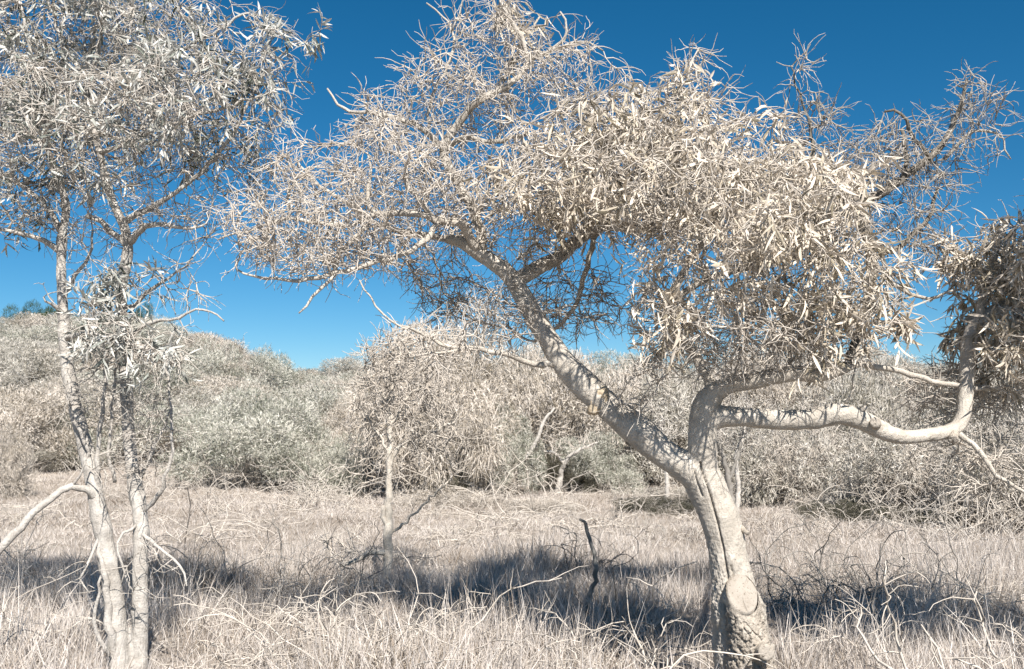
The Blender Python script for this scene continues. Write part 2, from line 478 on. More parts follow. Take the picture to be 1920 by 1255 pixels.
def make_tree(name, label, base, trunk_paths, branch_paths, leafy, bare, bark, twig_m, leaf_m, *, leaves=8000, leaf_len=(.09, .16), leaf_w=(.008, .014),
              droop=.5, twiglets=5000, twl=(.03, .05), voxel=.011, cracks=(), lumps=((.006, 9, 1), (.0025, 30, 2)), rough=None, tip=.0032, nleafobj=300, bare_share=.5, kill=.11, step=.06, grey=None, dark_branches=(), boost=None):
    base = np.asarray(base, float)
    root = empty(name, base, label, 'tree')
    paths_t = [px_path(p) for p in trunk_paths]
    for p in paths_t: p[:, 3] *= 1 + .09 * vnoise(p[:, :3], 7, 19)
    me = remesh([sweep(p, 20) for p in paths_t], voxel)
    sculpt(me, base, lumps, cracks, rough)
    me.name = 'trunk'
    link('trunk', me, bark, root)
    seeds = []
    for p in paths_t: seeds.append(p[len(p) // 2:, :3])
    for bi, bp_ in enumerate(branch_paths):
        p = px_path(bp_, wig=.006)
        V, F = sweep(p, 10, .05)
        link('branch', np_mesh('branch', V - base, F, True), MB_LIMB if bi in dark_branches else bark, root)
        seeds.append(p[len(p) // 5:, :3])
    seeds = np.concatenate(seeds)
    attr = np.concatenate([blob_points(b) for b in leafy + bare])
    pos, par, ns = colonise(seeds, attr, step=step, kill=kill)
    idx, p, t, t0, r0, r = colony_tubes(pos, par, ns, tip, rmax=.03)
    parts = [seg_tubes(pos[p], pos[idx], t0, t[idx], r0, r[idx], 5)]
    # twiglets
    lf = in_blobs(pos[idx], leafy, 1.05)
    thin = r[idx] < .012
    w = np.where(lf, 1 - bare_share, bare_share) * thin
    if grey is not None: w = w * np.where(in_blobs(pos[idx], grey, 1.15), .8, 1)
    w = w / w.sum()
    pick = rng.choice(len(idx), twiglets, p=w)
    st = pos[idx[pick]]; dr = nrm(t[idx[pick]] * .7 + rng.normal(size=(twiglets, 3)) * .8)
    isl = in_blobs(st, leafy, 1.1)
    tp, tr = walk(st, dr, 5, rng.uniform(*twl, twiglets), .28, np.where(isl[:, None], np.array([[0, 0, -.3 * droop]]), np.array([[0, 0, -.04]])), tip * rng.uniform(.8, 1.45, twiglets), tip * .42, curl=.12)
    parts.append(walk_tubes(tp, tr, 4))
    # second order
    n2 = twiglets // 2; k = rng.integers(0, twiglets, n2); j = rng.integers(1, 5, n2)
    tp2, tr2 = walk(tp[k, j], nrm(tp[k, j] - tp[k, j - 1] + .035 * rng.normal(size=(n2, 3))), 4, rng.uniform(twl[0] * .7, twl[1] * .7, n2), .3, (0, 0, -.08), tip * .8, tip * .5, curl=.15)
    parts.append(walk_tubes(tp2, tr2, 3))
    def put(parts_, m_):
        V, F = join(parts_)
        if len(V): tag(link('twigs', np_mesh('twigs', V - base, F, True), m_, root), kind='stuff')
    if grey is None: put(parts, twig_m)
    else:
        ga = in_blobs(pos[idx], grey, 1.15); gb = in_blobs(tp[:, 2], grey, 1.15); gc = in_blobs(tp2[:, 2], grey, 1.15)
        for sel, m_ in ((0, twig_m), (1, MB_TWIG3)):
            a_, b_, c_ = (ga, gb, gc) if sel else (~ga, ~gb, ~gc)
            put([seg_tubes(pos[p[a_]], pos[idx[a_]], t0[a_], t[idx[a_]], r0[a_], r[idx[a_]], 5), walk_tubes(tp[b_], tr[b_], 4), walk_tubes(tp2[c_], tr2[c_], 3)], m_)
    # leaves sit in sprays along the drooping twiglets of the leafy clumps, the rest singly
    q = tp[:, 2:].reshape(-1, 3); inb = in_blobs(tp[:, 2], leafy, 1.12 + .38 * vnoise(tp[:, 2], 4.5, 55))
    gap = vnoise(tp[:, 2], 5.5, 77) + .35 * rng.normal(size=twiglets)
    wt = inb * np.exp(2.3 * gap)
    if boost: wt = wt * (1 + 2.5 * in_blobs(tp[:, 2], boost, 1.1))
    wt = wt / wt.sum()
    nsp = leaves // 7
    ks = rng.choice(twiglets, nsp, p=wt); kk = np.repeat(ks, 6); jj = rng.integers(1, 6, len(kk))
    a0 = tp[kk, jj]; d0 = nrm(tp[kk, jj] - tp[kk, jj - 1])
    m = in_blobs(pos[idx], leafy, 1.0 + .4 * vnoise(pos[idx], 4.5, 55)) & thin; c1 = rng.choice(np.where(m)[0], leaves - len(kk))
    a0 = np.concatenate([a0, pos[idx[c1]]]); d0 = np.concatenate([d0, t[idx[c1]]])
    lp = a0 + rng.normal(size=(leaves, 3)) * .006
    ax = nrm(d0 * .6 + rng.normal(size=(leaves, 3)) * .5 + np.array([0, 0, -droop]))
    L = rng.uniform(*leaf_len, leaves) * np.where(rng.random(leaves) < .15, .6, 1); Wd = rng.uniform(*leaf_w, leaves) * (L / leaf_len[1]) ** .3
    var = rng.integers(0, len(LEAF_VARS), leaves); fr = frames(ax)
    # the leaves that show largest: near the camera, inside the frame
    u = lp[:, 0] / lp[:, 1] * FPX + 960; v = 780 - (lp[:, 2] - EYE) / lp[:, 1] * FPX
    score = L * Wd ** .5 / lp[:, 1] ** 3 * ((u > 5) & (u < 1915) & (v > 5) & (v < 1240))
    big = np.argsort(-score)[:nleafobj]; rest = np.setdiff1d(np.arange(leaves), big)
    V, F = leaf_cloud(lp[rest], fr[rest], L[rest], Wd[rest], var[rest])
    tag(link('leaves', np_mesh('leaves', V - base, F, True), leaf_m, root), kind='stuff')
    meshes = []
    Lm = float(np.mean(leaf_len)); Wm = float(np.mean(leaf_w))
    for q in range(len(LEAF_VARS)):
        Vq, F3, F4 = leaf_shape(q, Lm, Wm); mq = np_mesh('leaf', Vq, [F3, F4], True); mq.materials.append(leaf_m); meshes.append(mq)
    for i in big:
        o = link('leaf', meshes[var[i]], None, root)
        mt = Matrix(fr[i].tolist()).to_4x4(); s = L[i] / Lm
        mt = Matrix.Translation(lp[i] - base) @ mt @ Matrix.Diagonal((Wd[i] / Wm, s, s, 1))
        o.matrix_local = mt
    print(name, 'nodes', len(idx), 'attr', len(attr))
    return root, paths_t

# ------------------------------------------------------------------ the leaning tree
T_MAIN = [
    [(1404, 1330, 5.86, 62), (1400, 1290, 5.86, 55), (1392, 1200, 5.86, 50), (1378, 1120, 5.87, 44), (1368, 1060, 5.88, 37), (1355, 990, 5.89, 37), (1335, 940, 5.9, 37), (1310, 890, 5.9, 38),
     (1268, 866, 5.92, 31), (1225, 835, 5.95, 29), (1190, 802, 5.97, 28), (1150, 770, 6.0, 27), (1110, 735, 6.02, 25), (1065, 690, 6.05, 22.5), (1030, 640, 6.07, 20), (1000, 590, 6.1, 18),
     (975, 545, 6.12, 17), (956, 518, 6.13, 16), (930, 495, 6.13, 14), (895, 474, 6.12, 12), (866, 456, 6.1, 10), (835, 447, 6.08, 8)],
    [(1330, 935, 5.9, 30), (1319, 880, 5.88, 28), (1317, 830, 5.86, 27), (1320, 785, 5.84, 26), (1330, 748, 5.82, 25), (1362, 724, 5.8, 17), (1420, 713, 5.76, 16), (1480, 701, 5.72, 14.5),
     (1540, 703, 5.7, 13), (1582, 692, 5.7, 9), (1615, 682, 5.72, 7)],
    [(1322, 795, 5.84, 20), (1350, 782, 5.82, 21), (1400, 783, 5.78, 18), (1470, 788, 5.74, 18), (1530, 786, 5.72, 19), (1570, 776, 5.7, 18.5), (1612, 786, 5.7, 17.5), (1652, 806, 5.72, 17.5),
     (1692, 819, 5.75, 15.5), (1742, 815, 5.8, 13), (1788, 806, 5.85, 14), (1807, 778, 5.9, 12.5), (1811, 730, 5.95, 12), (1815, 690, 6.0, 13), (1818, 640, 6.03, 14), (1836, 602, 6.05, 13), (1880, 575, 6.08, 11), (1935, 545, 6.1, 10), (2020, 500, 6.1, 8), (2120, 470, 6.0, 6)],
    [(962, 530, 6.13, 13), (990, 515, 6.2, 13), (1020, 496, 6.3, 13), (1052, 480, 6.4, 13), (1080, 452, 6.5, 13), (1112, 427, 6.6, 12), (1150, 424, 6.7, 10), (1205, 430, 6.75, 9), (1280, 425, 6.75, 8)],
]
B_MAIN = [
    [(898, 474, 6.12, 10), (880, 442, 6.05, 9), (866, 420, 6.0, 8.5), (842, 414, 5.96, 8), (815, 410, 5.93, 8), (790, 400, 5.9, 6.5), (745, 398, 5.88, 6), (705, 402, 5.85, 5), (690, 372, 5.85, 4), (695, 330, 5.85, 3), (690, 290, 5.85, 2)],
    [(812, 410, 5.93, 6), (790, 380, 5.85, 5), (768, 350, 5.8, 4), (762, 310, 5.8, 3), (740, 270, 5.8, 2)],
    [(822, 418, 5.93, 6), (800, 450, 5.85, 5.5), (750, 480, 5.8, 5), (690, 496, 5.75, 5), (630, 514, 5.7, 4.5), (560, 526, 5.68, 3.5), (480, 520, 5.66, 2.5), (440, 505, 5.66, 1.6)],
    [(630, 514, 5.7, 3.5), (600, 545, 5.68, 3), (562, 586, 5.66, 1.6)],
    [(705, 402, 5.85, 5), (660, 418, 5.8, 4.5), (600, 420, 5.78, 4), (540, 410, 5.75, 3.5), (480, 425, 5.75, 2.5), (405, 450, 5.75, 1.6)],
    [(690, 420, 5.8, 4), (650, 460, 5.78, 3.5), (625, 505, 5.75, 3)],
    [(840, 447, 6.08, 7), (790, 440, 6.2, 6), (720, 425, 6.25, 5), (650, 380, 6.3, 4), (600, 350, 6.3, 3), (555, 300, 6.3, 2)],
    [(905, 482, 6.14, 10), (898, 420, 6.2, 9), (860, 345, 6.28, 9), (834, 295, 6.3, 9), (842, 262, 6.3, 8), (872, 218, 6.28, 7), (905, 185, 6.2, 7), (960, 155, 6.2, 5.5), (990, 118, 6.2, 5), (978, 70, 6.2, 4), (950, 25, 6.2, 3), (935, -20, 6.2, 2)],
    [(836, 285, 6.3, 7), (800, 250, 6.2, 6), (762, 226, 6.2, 5), (700, 214, 6.15, 4), (645, 205, 6.3, 3), (612, 165, 6.3, 1.6)],
    [(845, 272, 6.3, 6), (880, 258, 6.2, 5), (930, 266, 6.3, 4.5), (985, 250, 6.2, 3)],
    [(800, 250, 6.2, 3.5), (812, 180, 6.2, 3), (845, 110, 6.2, 3), (848, 55, 6.2, 2), (800, 5, 6.2, 1.5)],
    [(848, 60, 6.2, 2), (870, 0, 6.2, 1.4)],
    [(985, 120, 6.2, 4), (1040, 90, 6.2, 3.5), (1065, 60, 6.2, 2.5), (1050, 20, 6.2, 1.6)], [(1040, 92, 6.2, 2.5), (1090, 75, 6.2, 2), (1130, 95, 6.2, 1.4)],
    [(1044, 688, 6.05, 6), (1000, 682, 6.0, 5.5), (950, 666, 5.9, 5), (900, 655, 5.85, 4.5), (840, 648, 5.8, 4), (780, 622, 5.75, 3), (730, 600, 5.7, 2), (672, 528, 5.7, 1.4)],
    [(900, 655, 5.85, 3), (840, 660, 5.8, 2.4), (770, 668, 5.75, 1.6)],
    [(1340, 735, 5.83, 10), (1310, 680, 5.9, 9), (1275, 630, 6.0, 9), (1262, 590, 6.05, 9), (1265, 540, 6.1, 8), (1300, 480, 6.1, 7), (1330, 420, 6.1, 6), (1360, 340, 6.1, 5), (1330, 250, 6.1, 3.5), (1290, 150, 6.1, 2), (1310, 90, 6.1, 1.3)],
    [(1265, 560, 6.08, 7), (1330, 520, 6.0, 6), (1420, 500, 5.9, 5), (1520, 480, 5.85, 4), (1610, 500, 5.8, 3)],
    [(1280, 425, 6.75, 7), (1360, 400, 6.5, 6), (1450, 360, 6.3, 5), (1530, 340, 6.2, 4)],
    [(1112, 427, 6.6, 8), (1130, 370, 6.5, 7), (1140, 300, 6.4, 6), (1110, 230, 6.3, 4), (1080, 160, 6.3, 2.5)],
    [(1060, 470, 6.43, 7), (1040, 400, 6.3, 6), (1020, 330, 6.2, 5), (980, 260, 6.1, 3)],
    [(1585, 692, 5.7, 8), (1605, 640, 6.0, 9), (1628, 560, 6.4, 10), (1634, 495, 6.6, 11), (1620, 425, 6.7, 10.5), (1606, 388, 6.7, 10), (1650, 364, 6.7, 9), (1700, 327, 6.7, 8), (1742, 300, 6.7, 7), (1770, 265, 6.7, 6), (1800, 205, 6.7, 4.5), (1815, 150, 6.7, 2.5)],
    [(1608, 390, 6.7, 8), (1585, 355, 6.7, 8), (1562, 325, 6.7, 6.5), (1530, 300, 6.7, 5), (1518, 240, 6.7, 3), (1505, 190, 6.7, 2), (1487, 125, 6.7, 1.5), (1520, 85, 6.7, .7)], [(1487, 125, 6.7, 1.3), (1455, 118, 6.7, .6)],
    [(1745, 298, 6.7, 4), (1715, 260, 6.65, 4), (1690, 215, 6.6, 3), (1660, 210, 6.6, 2)], [(1695, 330, 6.7, 5), (1700, 290, 6.7, 4.5), (1690, 240, 6.75, 3)],
    [(1770, 300, 6.7, 4), (1820, 250, 6.6, 3), (1870, 250, 6.6, 2.2), (1892, 300, 6.6, 1.3)],
    [(1634, 485, 6.6, 6), (1690, 460, 6.6, 5), (1740, 410, 6.6, 4), (1760, 350, 6.6, 3)],
    [(1838, 605, 6.05, 9), (1850, 530, 6.1, 8), (1868, 460, 6.1, 7), (1890, 410, 6.1, 4)],
    [(1615, 682, 5.72, 6), (1680, 695, 5.8, 5.5), (1760, 716, 5.9, 5), (1850, 730, 6.0, 4), (1930, 735, 6.1, 3)],
    [(1790, 805, 5.85, 6), (1840, 850, 5.8, 5), (1870, 890, 5.75, 4), (1930, 930, 5.7, 3)],
    [(1120, 420, 6.6, 6), (1090, 540, 6.7, 5), (1060, 600, 6.8, 4), (1000, 640, 6.9, 3)],
    [(1575, 762, 5.7, 6), (1612, 768, 5.66, 4), (1625, 762, 5.64, 3)], [(1582, 762, 5.69, 2.5), (1598, 730, 5.66, 2), (1606, 690, 5.64, 1.2)],
    [(2120, 470, 6.0, 6), (2170, 340, 5.5, 6), (2220, 180, 5.0, 5), (2260, 60, 4.9, 3)], [(1280, 425, 6.75, 7), (1340, 370, 7.0, 5), (1400, 330, 7.1, 4)],
    [(1640, 498, 6.6, 5), (1690, 540, 6.3, 4), (1740, 560, 6.2, 3), (1800, 540, 6.1, 2)],
]
LEAFY_MAIN = [
    (1120, 255, 6.0, 190, 80, .7, 260), (1330, 320, 5.9, 210, 140, .8, 420), (1520, 395, 5.8, 120, 105, .7, 260), (1010, 330, 6.1, 100, 110, .6, 190), (1270, 215, 6.0, 100, 65, .5, 120),
    (1420, 490, 5.7, 240, 100, .75, 420), (1590, 560, 5.7, 95, 110, .6, 220), (1240, 590, 5.6, 70, 80, .35, 110), (1500, 590, 5.7, 150, 65, .5, 170), (1140, 370, 6.2, 130, 90, .7, 220), (1560, 660, 5.6, 60, 40, .25, 40),
    (1890, 480, 6.0, 95, 85, .6, 170), (1900, 620, 6.0, 85, 110, .6, 190), (2080, 520, 6.0, 190, 150, .8, 330), (2200, 420, 5.4, 170, 130, .8, 240), (2030, 660, 5.9, 120, 90, .6, 160), (970, 60, 6.5, 50, 55, .25, 50),
    (1200, 300, 7.1, 170, 90, .5, 240), (1400, 380, 7.1, 210, 110, .5, 320), (1050, 420, 6.2, 90, 70, .5, 90), (1230, 300, 5.15, 170, 80, .35, 200), (1450, 390, 5.1, 160, 90, .35, 180), (1060, 320, 5.4, 110, 80, .35, 110), (960, 400, 6.1, 70, 60, .4, 70), (2230, 140, 4.9, 180, 150, .6, 240), (2330, 610, 5.6, 230, 130, .7, 280), (2620, 430, 5.0, 200, 160, .7, 180), (2100, 250, 5.3, 120, 110, .5, 160),
    
]
BARE_MAIN = [
    (560, 420, 5.85, 150, 80, .6, 330), (740, 330, 6.0, 160, 95, .7, 330), (660, 440, 5.9, 160, 70, .6, 240), (860, 370, 6.2, 110, 90, .6, 230), (870, 170, 6.2, 150, 90, .5, 240), (1040, 120, 6.2, 80, 50, .4, 90),
    (1120, 185, 6.4, 110, 35, .5, 70), (720, 215, 6.15, 90, 50, .4, 120), (900, 55, 6.2, 80, 50, .4, 70), (840, 540, 7.0, 80, 70, .5, 120), (1080, 570, 6.8, 130, 70, .6, 130), (560, 330, 6.0, 70, 60, .4, 60),
    (1700, 295, 6.7, 130, 85, .45, 230), (1490, 150, 6.7, 40, 50, .2, 16), (1820, 190, 6.7, 55, 60, .35, 90), (1530, 235, 6.7, 80, 65, .35, 60), (1690, 410, 6.7, 90, 60, .45, 110), (1600, 290, 6.7, 80, 50, .4, 60), (1840, 260, 6.6, 30, 60, .25, 26), (1760, 470, 6.3, 40, 40, .3, 36),
    (950, 600, 5.9, 60, 70, .25, 70), (830, 640, 5.8, 120, 40, .3, 90), (1800, 740, 6.3, 140, 70, .5, 150), (1850, 860, 6.0, 100, 70, .4, 60), (1320, 640, 6.3, 90, 60, .4, 90), (1480, 640, 6.2, 120, 40, .4, 60), (1300, 130, 6.2, 50, 50, .25, 30), (1400, 610, 5.25, 90, 45, .22, 50), (1240, 690, 5.5, 40, 30, .15, 14),
]
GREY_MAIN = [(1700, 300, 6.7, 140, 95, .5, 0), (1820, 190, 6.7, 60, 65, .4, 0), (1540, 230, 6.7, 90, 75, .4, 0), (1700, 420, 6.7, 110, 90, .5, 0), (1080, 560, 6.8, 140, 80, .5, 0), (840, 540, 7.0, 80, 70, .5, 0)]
def rough_base(co, no):
    m = smooth(1.02, .55, co[:, 2]) * smooth(1.9, 2.0, co[:, 0] * 0 + 2.0)
    return m * (.010 * vnoise(co * np.array([1.6, 1.6, .6]), 22, 11) + .008 * vnoise(co, 60, 12) + .006 * vnoise(co, 110, 13))
def L3(*pts): return [P(a, b, 5.8) for a, b in pts]
CR = [(L3((1312, 868), (1322, 900), (1333, 935), (1345, 985), (1355, 1030), (1361, 1075), (1362, 1120)), .0055, .032), (L3((1300, 880), (1306, 905), (1316, 930)), .005, .016), (L3((1368, 1060), (1374, 1082)), .005, .018),
      (L3((1420, 1150), (1424, 1190), (1440, 1202), (1455, 1208)), .007, .028), (L3((1372, 1190), (1370, 1250)), .009, .03), (L3((1352, 1130), (1362, 1180), (1360, 1260)), .014, .03), (L3((1392, 1140), (1400, 1180), (1396, 1230)), .006, .012)]
bm_ = P(1402, 1300, 5.86); bm_[2] = float(ground(bm_[0], bm_[1])) - .02
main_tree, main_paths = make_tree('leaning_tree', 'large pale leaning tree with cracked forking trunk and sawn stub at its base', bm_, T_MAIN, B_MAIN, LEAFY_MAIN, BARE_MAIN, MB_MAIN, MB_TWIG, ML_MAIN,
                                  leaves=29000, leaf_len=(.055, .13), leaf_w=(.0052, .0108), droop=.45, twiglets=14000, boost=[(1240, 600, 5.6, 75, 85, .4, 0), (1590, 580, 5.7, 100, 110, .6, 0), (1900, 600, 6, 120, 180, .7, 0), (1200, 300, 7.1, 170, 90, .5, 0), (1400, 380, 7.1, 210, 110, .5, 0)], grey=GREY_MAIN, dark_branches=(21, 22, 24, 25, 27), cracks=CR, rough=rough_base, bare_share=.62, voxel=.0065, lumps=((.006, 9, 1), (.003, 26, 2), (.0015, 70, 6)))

# sawn stubs and the knot on the leaning tree
def stub(px0, px1, r0, r1, name, parent, base, seg=28):
    a = P(*px0); b = P(*px1); ax = nrm(b - a)
    path = np.array([np.append(a + (b - a) * t, r) for t, r in ((0, r0 * 1.05), (.35, r0 * .98), (.7, r1 * .98), (.93, r1 * 1.03), (1, r1))])
    V, F = sweep(path, seg)
    V = V + nrm(V - a) * (vnoise(V, 34, 21) * .004)[:, None]
    o = link(name, np_mesh(name, V - base, F, True), MB_ROUGH, parent)
    # sawn face: a slightly domed disc with growth rings in relief and radial checks
    u = nrm(np.cross(ax, (0, 0, 1.0))); v = np.cross(ax, u)
    rings = 9; Vd = [b + ax * .004]; Fd3, Fd4 = [], []
    for i in range(1, rings + 1):
        rr = r1 * .93 * i / rings
        for k in range(seg):
            an = 2 * math.pi * k / seg
            chk = -.006 if (k in (3, 4) and i > 2) or (k == 17 and i > 4) else 0
            wob = 1 + .05 * math.sin(2 * an + 1) + .03 * math.sin(5 * an)
            Vd.append(b + ax * (.005 + .0012 * (i % 2) + chk - .004 * (i == rings)) + rr * wob * (math.cos(an) * u + math.sin(an) * v))
    for k in range(seg): Fd3.append((0, 1 + k, 1 + (k + 1) % seg))
    for i in range(rings - 1):
        for k in range(seg):
            a0 = 1 + i * seg + k; a1 = 1 + i * seg + (k + 1) % seg
            Fd4.append((a0, a0 + seg, a1 + seg, a1))
    f = link('cut_face', np_mesh('cut_face', np.array(Vd) - base, [np.array(Fd3), np.array(Fd4)], True), MB_CUT, o)
    return o
def stump():
    """old sawn-off stem with rough bark fused to the foot of the trunk"""
    A = P(1416, 1320, 5.80); B = P(1392, 1114, 5.70); up = np.array([0, 0, 1.0]); nn = nrm(np.array([.16, -.80, .58]))
    seg, n = 110, 80; V = []
    for i in range(n + 1):
        t = i / n; ax = nrm(up * (1 - t ** 2) + nn * t ** 2); c = A + (B - A) * t + np.array([0, .02, 0]) * (1 - t)
        u = nrm(np.cross(ax, (0, 1, .2))) if t < .5 else nrm(np.cross(up, ax)); u = nrm(np.array([1, 0, 0]) - ax * ax[0]); v = np.cross(ax, u)
        ru = .20 - .107 * t ** .6; rv = .15 - .02 * t
        for k in range(seg):
            a = 2 * math.pi * k / seg; V.append(c + ru * math.cos(a) * u + rv * math.sin(a) * v)
    V = np.array(V); ctr = np.repeat(A + (B - A) * (np.arange(n + 1) / n)[:, None], seg, 0)
    fade = np.repeat(np.clip((1 - np.arange(n + 1) / n) * 6, .15, 1), seg)
    ridge = np.abs(vnoise(V * np.array([1, 1, .5]), 44, 31)); ridge2 = np.abs(vnoise(V * np.array([.8, .8, 1]), 60, 34)); fine = vnoise(V, 80, 32)
    V = V + nrm(V - ctr) * (fade * (.010 * vnoise(V, 9, 30) - .016 * np.exp(-(ridge / .12) ** 2) - .009 * np.exp(-(ridge2 / .12) ** 2) + .006 * fine + .005 * vnoise(V, 140, 33)))[:, None]
    k = np.arange(seg); q = np.stack([k, (k + 1) % seg, (k + 1) % seg + seg, k + seg], 1)
    F = ((np.arange(n) * seg)[:, None, None] + q[None]).reshape(-1, 4)
    o = link('branch_stub', np_mesh('branch_stub', V - bm_, F, True), MB_ROUGH, main_tree)
    u = nrm(np.array([1, 0, 0]) - nn * nn[0]); v = np.cross(nn, u); rings = 14; Vd = [B + nn * .006]; T = []; Q = []
    for i in range(1, rings + 1):
        f = i / rings
        for k in range(seg):
            a = 2 * math.pi * k / seg; w = 1 + .03 * math.sin(2 * a + 1) + .018 * math.sin(5 * a + .6) + .01 * math.sin(11 * a)
            chk = -.010 * math.exp(-((a - 4.4 - .5 * f) / .05) ** 2) * min(1, 2 * f) - .008 * math.exp(-((a - 1.2 + .3 * f) / .06) ** 2) * (f > .4)
            Vd.append(B + nn * (.006 + .0016 * math.sin(f * 40) + chk - .02 * (i == rings)) + f * w * (.090 * math.cos(a) * u + .127 * math.sin(a) * v))
    for k in range(seg): T.append((0, 1 + k, 1 + (k + 1) % seg))
    for i in range(rings - 1):
        for k in range(seg):
            a0 = 1 + i * seg + k; a1 = 1 + i * seg + (k + 1) % seg; Q.append((a0, a0 + seg, a1 + seg, a1))
    link('cut_face', np_mesh('cut_face', np.array(Vd) - bm_, [np.array(T), np.array(Q)], True), MB_CUT, o)
stump()
stub((1412, 1212, 5.75), (1438, 1224, 5.56), .055, .045, 'branch_stub', main_tree, bm_)
stub((1640, 800, 5.72), (1642, 792, 5.62), .035, .03, 'branch_stub', main_tree, bm_, 18)
stub((1786, 810, 5.85), (1788, 824, 5.76), .032, .027, 'branch_stub', main_tree, bm_, 18)
stub((1388, 990, 5.86), (1402, 1000, 5.80), .02, .012, 'branch_stub', main_tree, bm_, 14)
def knot():
    c = P(1121, 754, 5.945); ax = nrm(np.array([-.30, -.93, -.12])); u = nrm(np.cross(ax, (.6, 0, 1.0))); v = np.cross(ax, u)
    seg = 24; V = []; F = []
    prof = [(1.2, -.03), (1.0, -.004), (.85, .008), (.65, .001), (.4, .004), (.2, -.001), (.02, .002)]
    for rr, h in prof:
        for k in range(seg):
            a = 2 * math.pi * k / seg; w = 1 + .1 * math.sin(3 * a + rr * 4) + .06 * math.sin(7 * a)
            V.append(c + ax * (h + .003 * math.sin(5 * a + 9 * rr)) + rr * w * (math.cos(a) * u * .046 + math.sin(a) * v * .082))
    for i in range(len(prof) - 1):
        for k in range(seg):
            a = i * seg + k; b = i * seg + (k + 1) % seg; F.append((a, b, b + seg, a + seg))
    tag(link('knot', np_mesh('knot', np.array(V) - bm_, np.array(F), True), MB_KNOT, main_tree), 'oval yellowish scar on the leaning stem')
knot()

# ------------------------------------------------------------------ the two-stemmed tree
T_LEFT = [
    [(228, 1320, 6.0, 26), (224, 1245, 6.0, 21), (216, 1150, 6.0, 19), (207, 1080, 6.0, 18), (195, 1010, 6.0, 17), (185, 958, 6.0, 16.5), (178, 920, 6.0, 15), (166, 860, 6.0, 14), (150, 800, 6.0, 13), (139, 750, 6.0, 12.5), (128, 700, 6.0, 12),
     (122, 640, 6.0, 12), (118, 580, 6.0, 11), (115, 520, 6.02, 10), (115, 470, 6.04, 9.5), (118, 430, 6.06, 8.5), (124, 390, 6.1, 7.5), (112, 340, 6.1, 7), (90, 280, 6.1, 6), (80, 200, 6.1, 5), (60, 110, 6.1, 4), (40, 10, 6.1, 3)],
    [(258, 1320, 6.05, 19), (261, 1245, 6.05, 16), (262, 1150, 6.05, 14.5), (263, 1050, 6.05, 14), (265, 990, 6.06, 14), (258, 940, 6.07, 13), (250, 890, 6.08, 12), (243, 840, 6.1, 11.5), (239, 780, 6.1, 11), (235, 720, 6.1, 10.5), (231, 650, 6.1, 10),
     (228, 590, 6.1, 10), (227, 540, 6.1, 10.5), (235, 500, 6.1, 11), (240, 462, 6.1, 10.5), (231, 420, 6.1, 9), (214, 385, 6.1, 8), (200, 345, 6.1, 7.5), (188, 290, 6.1, 7), (166, 200, 6.1, 7), (172, 150, 6.1, 6), (190, 60, 6.1, 5), (200, -40, 6.1, 4)],
]
